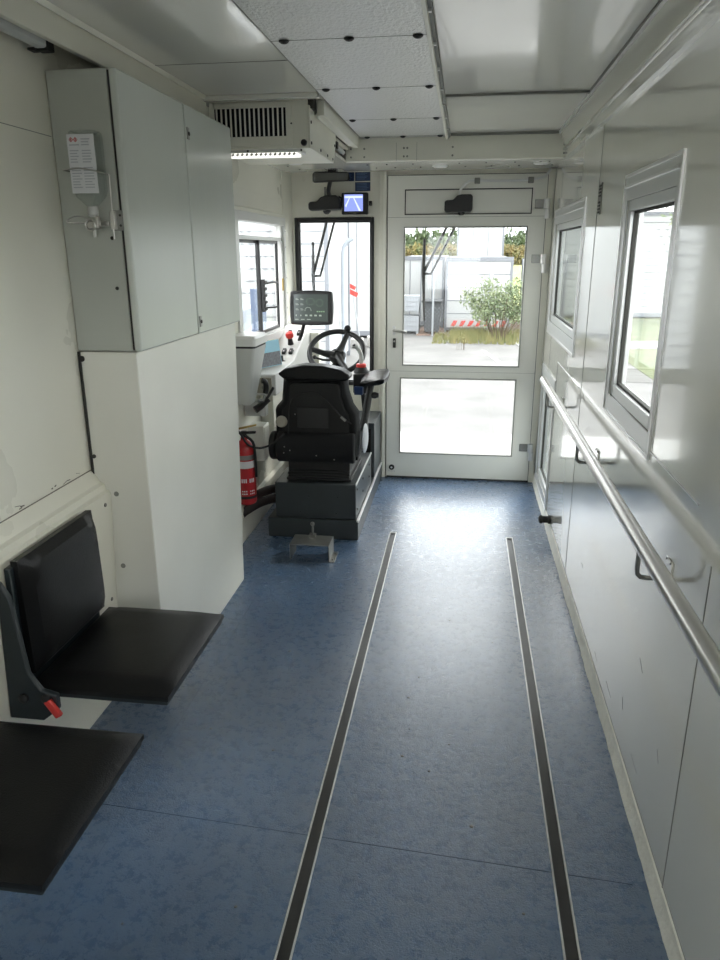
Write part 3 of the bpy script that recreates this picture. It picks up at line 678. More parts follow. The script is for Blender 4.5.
# ------------------------------------------------------------------ driver platform
t = thing('seat_platform', 'dark grey steel platform box carrying the driver seat', 'platform', (-.82, 4.5, 0))
MB().box(-1.088, -.557, 3.885, YF - .035, 0, .118).build('plinth', 'darkgrey', t, .003)
bx_ = MB().box(-1.045, -.572, 3.905, 4.62, .118, .330).build('seat_box', 'darkgrey', t, .004)
MB().box(-.575, -.568, 3.908, 4.615, .322, .334).build('edge_strip', 'alu', t, .001)
MB().box(-.566, -.553, 3.885, YF - .04, .110, .121).build('plinth_edge', 'alu', t, .001)
MB().box(-.98, -.565, 4.74, YF - .036, .118, .50).build('foot_box', 'darkgrey', t, .003)
MB().box(-.90, -.59, 4.738, 4.741, .14, .46).build('foot_space_shade', 'dark', t)  # black sheet on the solid box paints the dark foot space
for (y, z) in ((3.95, .17), (3.95, .29), (4.2, .20), (4.2, .28), (4.5, .2), (4.5, .28)):
    MB().lathe([(.007, 0), (.006, .004), (.001, .005)], (-.572, y, z), (1, 0, 0), 10).build('box_bolt', 'seam', bx_)
for (x, z) in ((-.85, .25), (-.68, .25), (-.69, .15), (-.90, .15)):
    MB().lathe([(.006, 0), (.005, .003), (.001, .004)], (x, 3.905, z), (0, -1, 0), 10).build('box_bolt', 'darkgrey', bx_)
# pedal hint inside foot space
t = thing('floor_bracket', 'bent steel bracket screwed to the floor behind the driver platform', 'bracket', (-.775, 3.6, 0))
m = MB(); m.prism([(-.885, 0), (-.885, .095), (-.668, .095), (-.668, 0), (-.672, 0), (-.672, .090), (-.881, .090), (-.881, 0)], 'y', 3.555, 3.70)
m.build('hoop', 'steeldull', t, .001)
MB().box(-.670, -.640, 3.555, 3.70, 0, .004).build('foot_flange', 'steeldull', t, .001)
m = MB(); m.box(-.800, -.765, 3.66, 3.70, .095, .108); m.cyl((-.783, 3.69, .10), (-.783, 3.70, .165), .006, n=10); m.torus((-.783, 3.69, .165), .010, .003, (0, 1, 0), 16, 6)
m.build('latch_pin', 'steeldull', t)
for y in (3.58, 3.67): MB().lathe([(.006, 0), (.005, .005), (.001, .006)], (-.653, y, .004), n=8).build('floor_bolt', 'steeldull', t)

# ------------------------------------------------------------------ driver seat
t = thing('driver_seat', 'black suspension driver seat seen from behind on the grey platform', 'seat', (-.80, 4.1, .33))
m = MB()
for k, z in enumerate((.334, .350, .366, .382)):
    m.box(-.985 + .006 * (k % 2) + .004 * k, -.605 - .006 * (k % 2) - .004 * k, 3.95, 4.40, z, z + .014)
m.box(-.975, -.615, 3.965, 4.38, .33, .45); m.build('suspension_bellows', 'rubber', t, .004)
m = MB(); m.cushion(-1.03, -.575, 4.0, 4.50, .45, .58, .03, .05); m.build('seat_cushion', 'seatfab', t)
# backrest shell outline, seen from behind
cx_ = -.800
out = [(-.165, .945), (-.190, .925), (-.200, .80), (-.232, .765), (-.240, .745), (-.236, .66), (-.236, .50), (-.215, .470), (.215, .470), (.240, .50), (.246, .645), (.238, .735), (.205, .78), (.178, .86), (.172, .925), (.150, .945)]
def shell(m, pts, y0, y1, lean=.10, s0=1.0, s1=1.0):
    def P(p, y, s): return (cx_ + p[0] * s, y + (p[1] - .47) * lean, .70 + (p[1] - .70) * s)
    m.ring_loft([[P(p, y0, s0) for p in pts], [P(p, y0 + (y1 - y0) * .35, 1) for p in pts], [P(p, y1, s1) for p in pts]])
m = MB(); shell(m, out, 3.895, 4.02, .10, .93, .97); bk = m.build('backrest', 'seatfab', t, .012, 3)
m = MB(); shell(m, [(p[0] * .80, .70 + (p[1] - .70) * .86) for p in out], 3.888, 3.905, .10, .985, 1); m.build('back_panel', 'vinyl', bk, .006)
MB().box(-.90, -.72, 3.894, 3.900, .66, .775).xf(Matrix.Identity(4)).build('back_pocket', 'plastic', bk, .004)
m = MB(); m.prism([(cx_ - .205, .958), (cx_ - .17, .930), (cx_ + .16, .925), (cx_ + .195, .930), (cx_ + .200, .955), (cx_ + .15, .985), (cx_ + .05, 1.005), (cx_ - .06, 1.008), (cx_ - .16, .990)], 'y', 3.895, 4.01)
hp = m.build('upper_pad', 'vinyl', t, .018, 4)
m = MB(); m.tube([(cx_ - .215, 3.915, .545), (cx_, 3.905, .545), (cx_ + .225, 3.915, .545)], .088, 16); m.build('lumbar_roll', 'seatfab', t, .01)
m = MB(); m.cyl((cx_ - .262, 3.93, .545), (cx_ - .222, 3.93, .545), .082, n=24); m.build('recliner_cover', 'plastic', t, .012)
MB().lathe([(.033, 0), (.033, .012), (.026, .020), (.001, .021)], (cx_ - .190, 3.905, .690), (0, -1, 0), 24).build('recline_knob', 'beige', t, .001)['label'] = 'beige round adjusting knob'
m = MB(); m.ell((cx_ + .262, 4.05, .57), (.016, .11, .085)); m.build('side_cover', 'crate', t)['label'] = 'light grey side cover'
m = MB(); m.tube([(cx_ - .15, 3.885, .62), (cx_ - .135, 3.888, .79), (cx_ - .09, 3.893, .845), (cx_, 3.895, .86), (cx_ + .06, 3.892, .83), (cx_ + .15, 3.882, .735), (cx_ + .21, 3.888, .69)], .0035, 6, smooth=5); m.build('bowden_cable', 'rubber', t)
MB().obox((cx_ + .165, 3.878, .72), (.035, .012, .012), (0, .7, 0)).build('cable_clip', 'steeldull', t)
for (x, z) in ((-.16, .535), (-.165, .50), (.02, .49), (.12, .47), (-.11, .735), (-.13, .515)):
    MB().lathe([(.004, 0), (.003, .004), (.001, .005)], (cx_ + x, 3.823 if z < .6 else 3.895, z + .03 if z < .6 else z), (0, -1, 0), 8).build('seat_bolt', 'steel', t)
# right armrest with joystick
arm = MB(); arm.tube([(-.560, 4.12, .60), (-.548, 4.18, .70), (-.535, 4.22, .80), (-.525, 4.24, .85)], [.024, .020, .018, .020], 12, smooth=3); arm = arm.build('armrest_post', 'plastic', t)
MB().lathe([(.018, -.02), (.020, 0), (.012, .022), (.001, .024)], (-.500, 4.22, .79), (1, 0, 0), 16).build('adjuster_knob', 'plastic', arm)
m = MB(); rings = []
for (y, w, zb, zt) in ((4.14, .035, .870, .885), (4.16, .072, .855, .893), (4.28, .082, .845, .897), (4.42, .080, .850, .900), (4.52, .060, .862, .897), (4.535, .03, .870, .885)):
    P = []
    for k in range(16):
        a = 2 * PI * k / 16; P.append((-.510 + w * math.copysign(abs(math.cos(a)) ** .6, math.cos(a)) + .0, y, (zb + zt) / 2 + (zt - zb) / 2 * math.copysign(abs(math.sin(a)) ** .7, math.sin(a)) + .012 * math.cos(a)))
    rings.append(P)
m.ring_loft(rings); m.build('armrest_pad', 'vinyl', t)
# joystick console
t2 = thing('joystick_console', 'black joystick unit with grey grip beside the steering wheel', 'joystick', (-.62, 4.55, .74))
MB().box(-.665, -.575, 4.45, 4.62, .755, .875).build('console_box', 'plastic', t2, .006)
MB().box(-.655, -.600, 4.42, 4.452, .750, .800).build('switch_module', 'blue', t2, .004)
MB().lathe([(.048, 0), (.044, .012), (.034, .028), (.034, .034)], (-.625, 4.53, .875), n=24).build('gaiter', 'rubber', t2)
MB().lathe([(.030, 0), (.032, .006), (.030, .018), (.022, .022)], (-.625, 4.53, .909), n=24).build('red_ring', 'redplastic', t2)
g = MB().tube([(-.625, 4.53, .928), (-.624, 4.53, .965), (-.632, 4.525, 1.005), (-.655, 4.52, 1.035), (-.680, 4.515, 1.04)], [.014, .018, .019, .017, .013], 14, smooth=4).build('grip', 'whitedk', t2)
MB().lathe([(.009, 0), (.008, .006), (.001, .008)], (-.665, 4.505, 1.045), (-.3, -.5, .8), 12).build('grip_button', 'rubber', g)
MB().cyl((-.62, 4.55, .76), (-.60, 4.60, .50), .014).build('console_post', 'plastic', t2)

# steering wheel and column
t = thing('steering_wheel', 'black steering wheel with spinner knob in front of the windscreen', 'steering wheel', (-.812, 4.75, .97))
C = Vector((-.812, 4.72, .975)); N = Vector((.04, -.66, .75)).normalized(); U = Vector((1, 0, 0)); U = (U - N * U.dot(N)).normalized(); V = N.cross(U)
MB().torus(C, .178, .0175, N, 48, 12).build('rim', 'plastic', t)
hubc = C - N * .035
MB().lathe([(.050, -.03), (.058, 0), (.046, .016), (.001, .020)], hubc, N, 24).build('hub', 'plastic', t)
for a in (72, 175, 300):
    d = U * math.cos(math.radians(a)) + V * math.sin(math.radians(a))
    MB().tube([hubc + d * .02, hubc + d * .09 + N * .008, C + d * .172], [.030, .020, .017], 10).build('spoke', 'plastic', t)
kd = U * math.cos(math.radians(72)) + V * math.sin(math.radians(72))
MB().lathe([(.010, 0), (.010, .014), (.020, .018), (.023, .032), (.018, .046), (.001, .049)], C + kd * .178 + N * .008, N, 18).build('spinner_knob', 'plastic', t)
col = MB().tube([hubc - N * .01, hubc - N * .10, Vector((-.80, 4.95, .60)), Vector((-.80, 5.0, .525))], [.032, .040, .045, .05], 14).build('column', 'plastic', t)
MB().tube([hubc - N * .05, hubc - N * .05 - U * .10, hubc - N * .03 - U * .15], [.010, .008, .007], 8).build('stalk', 'plastic', t)

# terminal display on its arm
t = thing('terminal_display', 'black rounded terminal screen showing gauges, in front of the windscreen', 'screen', (-.97, 4.72, 1.14))
RM = Matrix.Translation((-.975, 4.72, 1.254)) @ Matrix.Rotation(-.05, 4, 'Z') @ Matrix.Rotation(-.06, 4, 'X')
m = MB()
def bulge(w, h, n=6, k=.012):
    P = []
    cs = [(-w, -h), (w, -h), (w, h), (-w, h)]
    for i in range(4):
        a, b_ = cs[i], cs[(i + 1) % 4]
        for j in range(n):
            f = j / n; q = math.sin(PI * f) * k; nx, nz = [(0, -1), (1, 0), (0, 1), (-1, 0)][i]
            P.append((a[0] + (b_[0] - a[0]) * f + nx * q * .6, a[1] + (b_[1] - a[1]) * f + nz * q * .5))
    return P
m.prism(bulge(.136, .104), 'y', -.012, .035); m.xf(RM); hs = m.build('display_housing', 'plastic', t, .010, 3)
m = MB(); m.box(-.112, .114, -.0135, -.011, -.084, .086); m.xf(RM); sc = m.build('screen', 'screen', t, .001)
m = MB()
for i in range(2):
    for j in range(3): m.box(-.100 + i * .032, -.080 + i * .032, -.0142, -.0132, .05 - j * .032, .053 - j * .032); m.box(-.100 + i * .032, -.086 + i * .032, -.0142, -.0132, .058 - j * .032, .060 - j * .032)
for i in range(6): m.box(-.100 + i * .031, -.090 + i * .031 + (.006 if i > 1 else -.004), -.0142, -.0132, -.052, -.042)
for i in range(3): m.box(-.105 + i * .04, -.082 + i * .04, -.0142, -.0132, -.074, -.070)
for k in range(9):
    a = PI * k / 8; m.obox((-.018 + .020 * math.cos(a), -.0137, -.016 + .020 * math.sin(a)), (.006, .001, .003), (0, -a - PI / 2, 0))
m.xf(RM); m.build('gauge_symbols', 'ui', sc)
m = MB()
for k in range(14):
    a = 2 * PI * k / 14; m.obox((-.002 + .026 * math.cos(a), -.0137, .040 + .020 * math.sin(a)), (.004, .001, .002), (0, -a, 0)); m.obox((.058 + .022 * math.cos(a), -.0137, .032 + .022 * math.sin(a)), (.004, .001, .002), (0, -a, 0))
for k in range(4): m.box(.04 + k * .014, .049 + k * .014, -.0142, -.0132, -.026, -.018)
m.xf(RM); m.build('green_gauges', 'uigreen', sc)
MB().tube([(-1.03, 4.76, 1.16), (-1.06, 4.80, 1.08), (-1.10, 4.84, 1.0)], .012, 10).build('support_arm', 'plastic', t)

# side console
t = thing('side_console', 'white side console with switches below the sliding driver window', 'console', (-1.14, 4.5, .80))
m = MB(); m.prism([(4.08, .80), (YF - .045, .80), (YF - .045, 1.13), (5.03, 1.12), (4.62, .955), (4.58, .935), (4.08, .925)], 'x', XD + .002, -1.062)
m.build('console_body', 'white', t, .008, 3)
MB().box(-1.205, -1.085, 4.072, 4.082, .815, .905).build('socket_panel', 'beige', t, .003)
for (x, z) in ((-1.165, .875), (-1.135, .85)): MB().lathe([(.010, 0), (.010, .004), (.001, .005)], (x, 4.072, z), (0, -1, 0), 12).build('socket', 'greyseam', t)
sl = math.atan2(.165, .41)
def cz(y): return .955 + (y - 4.62) * .4024
for (x, y) in ((-1.165, 4.90), (-1.100, 4.90), (-1.150, 4.665), (-1.105, 4.665)):
    k = MB().obox((x, y, cz(y) + .008), (.024, .055, .018), (sl, 0, 0)).build('rocker_switch', 'plastic', t, .003)
    MB().obox((x, y - .012, cz(y) + .013), (.006, .010, .004), (sl, 0, 0)).build('switch_mark', 'white', k)
nn = Vector((0, -math.sin(sl), math.cos(sl)))
b0 = Vector((-1.130, 4.77, cz(4.77)))
MB().lathe([(.020, 0), (.017, .02), (.014, .045)], b0, nn, 18).build('button_collar', 'plastic', t)
MB().lathe([(.014, .044), (.024, .052), (.027, .068), (.020, .085), (.001, .090)], b0, nn, 22).build('emergency_button', 'redplastic', t)['label'] = 'red emergency push button'
MB().lathe([(.026, 0), (.012, .006), (.010, .03), (.012, .034), (.001, .036)], (-1.14, 4.55, .934), n=16).build('toggle_knob', 'plastic', t)
m = MB(); m.prism([(4.30, .40), (4.9, .40), (4.9, .80), (4.30, .80)], 'x', XD + .002, -1.14); m.build('console_support', 'wall', t, .004)
t = thing('switch_pillar', 'narrow cream pillar with dark switches left of the steering wheel', 'pillar', (-1.04, 5.1, .70))
MB().box(-1.060, -1.000, 5.07, YF - .015, .70, 1.06).build('pillar_body', 'trim', t, .004)
for k in range(4):
    q = MB().lathe([(.014, 0), (.014, .006), (.008, .012), (.001, .012)], (-1.03, 5.07, .84 + k * .05), (0, -1, 0), 14).build('round_switch', 'plastic', t)
t = thing('booklet', 'light blue booklet leaning upright on the side console below the window', 'booklet', (-1.19, 4.3, .925))
RB = Matrix.Translation((-1.155, 4.30, .934)) @ Matrix.Rotation(-.42, 4, 'Z') @ Matrix.Rotation(-.14, 4, 'Y')
m = MB(); m.box(-.004, .004, -.15, .12, 0, .155); m.xf(RB); bk2 = m.build('cover', 'booklet', t, .001)
m = MB(); m.box(.0038, .0052, -.10, .115, .004, .085); m.xf(RB); m.build('cover_photo', 'photo', bk2)
m = MB(); m.box(-.012, -.0045, -.16, .09, 0, .158); m.xf(RB); m.build('yellow_pages', 'yellowpaper', bk2)

# bin on the wall
t = thing('waste_bin', 'tapered white plastic waste bin with lid hung beside the sliding window', 'bin', (-1.145, 3.9, .80))
def sq(x0, x1, y0, y1, z, r=.018): return [(x, y, z) for x, y in rrect((x0 + x1) / 2, (y0 + y1) / 2, x1 - x0, y1 - y0, 5, r)]
m = MB(); m.ring_loft([sq(-1.215, -1.140, 3.80, 3.92, .800), sq(-1.220, -1.132, 3.79, 3.93, .83), sq(-1.224, -1.084, 3.75, 4.00, 1.112)]); m.build('bin_body', 'whitedk', t)
m = MB(); m.ring_loft([sq(-1.222, -1.086, 3.755, 3.995, 1.112), sq(-1.222, -1.086, 3.755, 3.995, 1.126)]); m.build('dark_rim', 'rubber', t)
m = MB(); m.ring_loft([sq(-1.224, -1.078, 3.745, 4.005, 1.124), sq(-1.224, -1.076, 3.743, 4.007, 1.162), sq(-1.220, -1.088, 3.76, 3.995, 1.176)]); m.build('bin_lid', 'white', t)
MB().box(XD, -1.20, 3.80, 3.92, .82, 1.06).build('wall_hanger', 'greyseam', t)
# handset
t = thing('radio_handset', 'black handset with small levers below the side console', 'handset', (-1.12, 4.0, .80))
m = MB(); m.tube([(-1.115, 3.98, .905), (-1.100, 3.99, .895), (-1.098, 4.0, .86), (-1.105, 4.0, .83)], [.016, .014, .013, .016], 12, smooth=3); m.build('handset_body', 'plastic', t)
MB().tube([(-1.12, 3.94, .80), (-1.09, 3.97, .805), (-1.07, 3.99, .84), (-1.055, 4.0, .865)], .008, 8, smooth=3).build('lever', 'plastic', t)
MB().tube([(-1.15, 3.93, .745), (-1.12, 3.95, .765), (-1.075, 3.97, .80)], [.022, .020, .012], 10).build('black_grip', 'plastic', t)
MB().tube([(-1.13, 3.92, .80), (-1.10, 3.93, .80), (-1.09, 3.94, .83)], .009, 8).build('grey_lever', 'steeldull', t)
MB().box(XD, -1.10, 3.97, 4.03, .70, .79).build('mounting_block', 'whitedk', t, .004)

# fire extinguisher
t = thing('fire_extinguisher', 'red fire extinguisher beside the white casing in the driver bay', 'fire extinguisher', (-1.155, 3.72, .26))
ex, ey = -1.158, 3.72
MB().lathe([(.030, .262), (.050, .266), (.055, .280), (.055, .560), (.050, .592), (.034, .615), (.018, .625), (.018, .640)], (ex, ey, 0), n=32).build('cylinder', 'red', t)
MB().lathe([(.0558, .300), (.0558, .315)], (ex, ey, 0), n=32).build('lower_strap', 'plastic', t)
for z0, z1 in ((.475, .515),):
    MB().lathe([(.0556, z0), (.0556, z1)], (ex, ey, 0), n=32).build('white_label', 'label', t)
MB().lathe([(.0560, .474), (.0562, .516)], (ex + .012, ey - .002, 0), n=24).bm.free()
m = MB()
for k in range(12):
    a = -PI / 2 - .9 + k * .2
    if k % 4 == 3: continue
    for z, hh in ((.405, .022), (.345, .007), (.330, .007)):
        m.obox((ex + .0556 * math.cos(a), ey + .0556 * math.sin(a), z), (.007, .0012, hh), (0, 0, a + PI / 2))
m.build('printed_marks', 'label', t)
sb = MB().lathe([(.0565, .522), (.0565, .548)], (ex, ey, 0), n=32).build('clamp_band', 'steeldull', t)
MB().box(-1.226, -1.205, ey - .03, ey + .03, .29, .60).build('wall_holder', 'plastic', t)
MB().cyl((ex, ey, .64), (ex, ey, .672), .016).build('valve_body', 'plastic', t)
m = MB(); m.obox((ex + .02, ey - .01, .668), (.10, .022, .012), (0, -.05, .1)); m.build('carry_handle', 'plastic', t, .003)
m = MB(); m.obox((ex + .025, ey - .01, .70), (.10, .020, .008), (0, -.22, .1)); m.build('brass_lever', 'brass', t, .002)
MB().tube([(ex + .01, ey - .02, .655), (ex + .058, ey - .03, .62), (ex + .064, ey - .02, .54), (ex + .062, ey - .012, .42)], .008, 8, smooth=4).build('discharge_hose', 'rubber', t)
t = thing('floor_hoses', 'two thick dark hoses between white kerb and driver platform', 'hoses', (-1.14, 4.0, .12))
for (dz, dy) in ((.0, 0), (.045, .06)):
    MB().tube([(-1.222, 3.80 + dy, .16 + dz), (-1.200, 3.83 + dy, .175 + dz), (-1.15, 3.92 + dy, .19 + dz), (-1.10, 3.98 + dy, .195 + dz), (-1.048, 4.02 + dy, .195 + dz)], .026, 14, smooth=5).build('hose', 'hose', t)
t = thing('power_cable', 'thin black cable drooping from the casing to the driver seat', 'cable', (-1.1, 3.8, .55))
MB().tube([(-1.18, 3.45, .725), (-1.165, 3.55, .735), (-1.14, 3.60, .69), (-1.12, 3.66, .615), (-1.08, 3.74, .575), (-1.035, 3.82, .575), (-1.0, 3.85, .60), (-.97, 3.87, .63)], .006, 8, smooth=6).build('cable', 'rubber', t)
t = thing('junction_box', 'small cream junction box on the side wall behind the driver seat', 'junction box', (-1.18, 4.08, .42))
MB().box(XD, -1.130, 4.02, 4.14, .42, .63).build('box_body', 'door', t, .004)
MB().box(-1.131, -1.126, 4.03, 4.13, .43, .62).build('box_lid', 'trim', t, .002)

# windscreen top: mirror, motor cover, monitor, stickers
t = thing('rear_view_mirror', 'wide black interior mirror hanging above the windscreen', 'mirror', (-.90, 5.05, 2.03))
m = MB(); m.prism([(-1.010, 2.040), (-1.003, 2.030), (-.775, 2.037), (-.766, 2.048), (-.770, 2.082), (-.780, 2.092), (-.995, 2.098), (-1.010, 2.085)], 'y', 5.02, 5.05); mh = m.build('mirror_housing', 'plastic', t, .008, 3)
m = MB(); m.prism([(-1.002, 2.046), (-.778, 2.048), (-.778, 2.082), (-1.000, 2.088)], 'y', 5.0185, 5.021); m.build('mirror_glass', pbr('dim mirror glass', (.12, .125, .12), .22, metal=.7), t)
m = MB(); m.tube([(-.888, 5.05, 2.07), (-.888, 5.08, 2.10), (-.888, 5.09, 2.108)], .010, 8); m.box(-.915, -.86, 5.06, 5.12, 2.096, 2.108); m.build('ceiling_foot', 'plastic', t)
m = MB(); m.tube([(-.93, 5.05, 2.07), (-.945, 5.06, 2.095), (-.92, 5.07, 2.104)], .004, 6); m.build('clip_wire', 'steeldull', t)
t = thing('wiper_motor', 'black wiper motor housing on the wall above the windscreen', 'motor housing', (-.94, 5.13, 1.85))
m = MB(); m.prism([(-1.055, 1.872), (-1.055, 1.905), (-1.045, 1.918), (-1.0, 1.918), (-.972, 1.945), (-.935, 1.957), (-.87, 1.957), (-.842, 1.935), (-.838, 1.875), (-.85, 1.866), (-1.04, 1.862)], 'y', 5.08, YF)
c = m.build('motor_cover', 'plastic', t, .010, 3)
MB().lathe([(.028, 0), (.026, -.012), (.012, -.026), (.001, -.028)], (-.935, 5.115, 1.866), n=16).build('spindle_cap', 'plastic', t)
MB().tube([(-.915, 5.10, 1.955), (-.918, 5.10, 1.99), (-.908, 5.09, 2.03), (-.90, 5.09, 2.06)], .014, 10, smooth=3).build('cable_sleeve', 'plastic', t)
MB().cyl((-.945, 5.12, 1.95), (-.945, 5.12, 2.01), .008, n=10).build('mounting_rod', 'steeldull', t)
MB().tube([(-.855, 5.12, 1.95), (-.835, 5.12, 1.94), (-.830, 5.12, 1.90)], .006, 8).build('side_cable', 'rubber', t)
t = thing('camera_monitor', 'small square black monitor with bright blue picture above the windscreen', 'monitor', (-.74, 5.12, 1.83))
MB().box(-.832, -.655, 5.095, 5.135, 1.835, 1.972).build('monitor_housing', 'plastic', t, .008)
sc = MB().box(-.812, -.688, 5.0925, 5.0955, 1.856, 1.960).build('screen', 'camscreen', t)
m = MB(); m.box(-.810, -.690, 5.0915, 5.0927, 1.938, 1.950); m.hexa([(-.745, 5.0915, 1.938), (-.752, 5.0915, 1.938), (-.715, 5.0915, 1.858), (-.700, 5.0915, 1.858), (-.745, 5.0926, 1.938), (-.752, 5.0926, 1.938), (-.715, 5.0926, 1.858), (-.700, 5.0926, 1.858)])
m.hexa([(-.775, 5.0915, 1.938), (-.78, 5.0915, 1.938), (-.808, 5.0915, 1.89), (-.80, 5.0915, 1.88), (-.775, 5.0926, 1.938), (-.78, 5.0926, 1.938), (-.808, 5.0926, 1.89), (-.80, 5.0926, 1.88)])
m.build('picture_lines', 'camlight', sc)
for sx in (-.843, -.640): MB().lathe([(.014, -.010), (.016, -.004), (.016, .004), (.014, .010)], (sx, 5.115, 1.905), (1, 0, 0), 16).build('clamp_knob', 'plastic', t)
MB().box(-.80, -.69, 5.135, YF, 1.88, 1.93).build('monitor_mount', 'plastic', t)
for i, (a, b_, c, d, lb) in enumerate(((-.822, -.756, 2.048, 2.103, 'dark blue sticker half hidden behind the interior mirror'), (-.750, -.648, 2.048, 2.103, 'dark blue sticker with fine print, upper one right of the mirror'), (-.750, -.648, 1.985, 2.041, 'dark blue sticker with fine print, lower one above the small monitor'))):
    t = thing('sticker', lb, 'sticker', ((a + b_) / 2, YF - .001, c), 'blue stickers above the windscreen')
    MB().box(a, b_, YF - .0022, YF, c, d).build('sticker_base', 'blue', t)
    m = MB()
    for k in range(5): m.box(a + .010, b_ - .012 - random.uniform(0, .025), YF - .0028, YF - .0020, c + .010 + k * .009, c + .0135 + k * .009)
    m.build('fine_print', 'blueink', t)

# ------------------------------------------------------------------ outside
GZ = -1.0
S(MB().box(-60, 60, -30, 29.0, GZ - .1, GZ).build('ground', 'asphalt'), 'grey asphalt yard outside')
t_ = S(MB().box(-400, 400, 29.0, 420, GZ - .12, GZ - .005).build('meadow', 'field'), 'autumn meadow behind the yard')
# landing outside the door
t = thing('entrance_landing', 'pale perforated landing outside the front door', 'landing', (0, 6.2, -.1))
MB().box(-1.3, 1.2, 5.35, 6.95, -.13, -.085).build('deck', 'concrete', t, .004)
m = MB()
for i in range(22):
    for j in range(8): m.box(-1.2 + i * .107, -1.16 + i * .107, 5.5 + j * .18, 5.58 + j * .18, -.086, -.083)
m.build('anti_slip_marks', 'crate', t)
for (x, y) in ((-1.2, 5.5), (1.1, 5.5), (-1.2, 6.85), (1.1, 6.85)): MB().cyl((x, y, GZ), (x, y, -.13), .03).build('leg', 'galv', t)
# painted stripe on the yard
tag(MB().obox((1.9, 12, GZ + .004), (.12, 17, .008), (0, 0, .16)).build('yard_line', 'concrete'), 'faded white painted line on the asphalt yard', 'line')

def container(name, x0, x1, y0, y1, z1, lab, cat, mat='contwhite', ribs='v', n=10, z0=GZ, grp=None, face=True):
    t = thing(name, lab, cat, ((x0 + x1) / 2, (y0 + y1) / 2, z0), grp)
    MB().box(x0, x1, y0, y1, z0 + .12, z1).build('body', mat, t, .02)
    m = MB()
    for (a, b_) in ((x0, y0), (x1, y0), (x0, y1), (x1, y1)): m.box(a - .04, a + .04, b_ - .04, b_ + .04, z0, z1 + .02)
    m.box(x0, x1, y0 - .03, y0 + .02, z1 - .12, z1 + .02); m.box(x0, x1, y0 - .03, y0 + .02, z0 + .08, z0 + .22)
    m.build('corner_frame', 'contline' if mat == 'contwhite' else mat, t)
    m = MB()
    for k in range(1, n):
        if ribs == 'v': x = x0 + (x1 - x0) * k / n; m.box(x - .012, x + .012, y0 - .018, y0 + .01, z0 + .2, z1 - .1)
        else: z = z0 + .2 + (z1 - z0 - .3) * k / n; m.box(x0 + .03, x1 - .03, y0 - .015, y0 + .01, z - .010, z + .010)
    m.build('panel_joints', 'contline', t)
    return t
g = 'white containers and trucks outside'
container('site_container', -.60, 1.50, 25.0, 31, 1.40, 'white container with red-white hazard board behind the green bush', 'container', ribs='h', n=5)
t = thing('hazard_board', 'red and white striped board under the white container', 'board', (-.1, 24.9, -.75))
MB().box(-.55, 1.4, 24.86, 24.94, -.82, -.52).build('board', 'contwhite', t)
m = MB()
for k in range(7): x = -.42 + k * .27; m.hexa([(x, 24.84, -.78), (x + .13, 24.84, -.78), (x + .13, 24.87, -.78), (x, 24.87, -.78), (x + .10, 24.84, -.60), (x + .23, 24.84, -.60), (x + .23, 24.87, -.60), (x + .10, 24.87, -.60)])
m.build('stripes', 'hazred', t)
container('box_truck', -.35, 1.55, 33, 38, 4.4, 'tall white truck box rising behind the hazard-board container', 'truck', ribs='v', n=3)
container('site_container', -2.30, -.75, 26.5, 33, 1.42, 'white container left of the hazard-board one, seen through the door', 'container', ribs='v', n=4)
container('site_container', -4.25, -2.35, 23.0, 29, 4.2, 'tall white panelled trailer seen through the windscreen', 'trailer', ribs='v', n=4)
container('panelled_hut', -7.6, -2.95, 16.0, 19, 3.4, 'white panelled hut outside the sliding driver window', 'hut', ribs='h', n=16)
container('equipment_box', -5.2, -3.9, 12.5, 14.2, .62, 'low grey ribbed box in front of the white hut', 'container', mat='contgrey', ribs='h', n=9)
tag(MB().box(-3.62, -3.40, 12.4, 12.6, GZ, 1.0).build('steel_post', 'postblue', None, .01), 'slate blue steel post outside the sliding driver window', 'post')
tag(MB().tube([(-2.85, 17.6, GZ), (-2.85, 17.6, 1.3), (-2.80, 17.6, 1.75), (-2.6, 17.6, 1.9)], .05, 10, smooth=3).build('drain_pipe', 'contgrey'), 'curved grey pipe beside the tall white trailer', 'pipe')
container('storage_building', 3.4, 14, 31, 38, 3.0, 'long white clad building outside the near right window', 'building', ribs='h', n=14)
container('parked_trailer', 2.2, 3.2, 25, 30, 1.3, 'white trailer outside the far right window', 'trailer', ribs='v', n=3)
# hand truck with red arrow sign and concrete blocks
t = thing('barrier_sign', 'small red and white arrow sign on a leaning post seen through the windscreen', 'sign', (-2.9, 20, GZ))
MB().tube([(-2.75, 20, GZ), (-2.98, 20, .55)], .02, 8).build('post', 'galv', t)
m = MB(); m.obox((-3.0, 19.97, .55), (.34, .02, .12), (0, .45, 0)); m.obox((-3.04, 19.97, .72), (.3, .02, .10), (0, .45, 0)); m.build('arrow_plates', 'hazred', t)
for i, (x, y, s) in enumerate(((-3.42, 20.8, .42), (-2.95, 20.6, .38), (-2.5, 20.9, .42))):
    tag(MB().obox((x, y, GZ + s * .35), (s * .95, .4, s * .7), (0, 0, .1 * i)).build('concrete_block', 'concrete', None, .03), ['concrete block under the red arrow sign', 'middle concrete block of the row outside the windscreen', 'rightmost concrete block of the row outside the windscreen'][i], 'block', 'concrete blocks outside the windscreen')
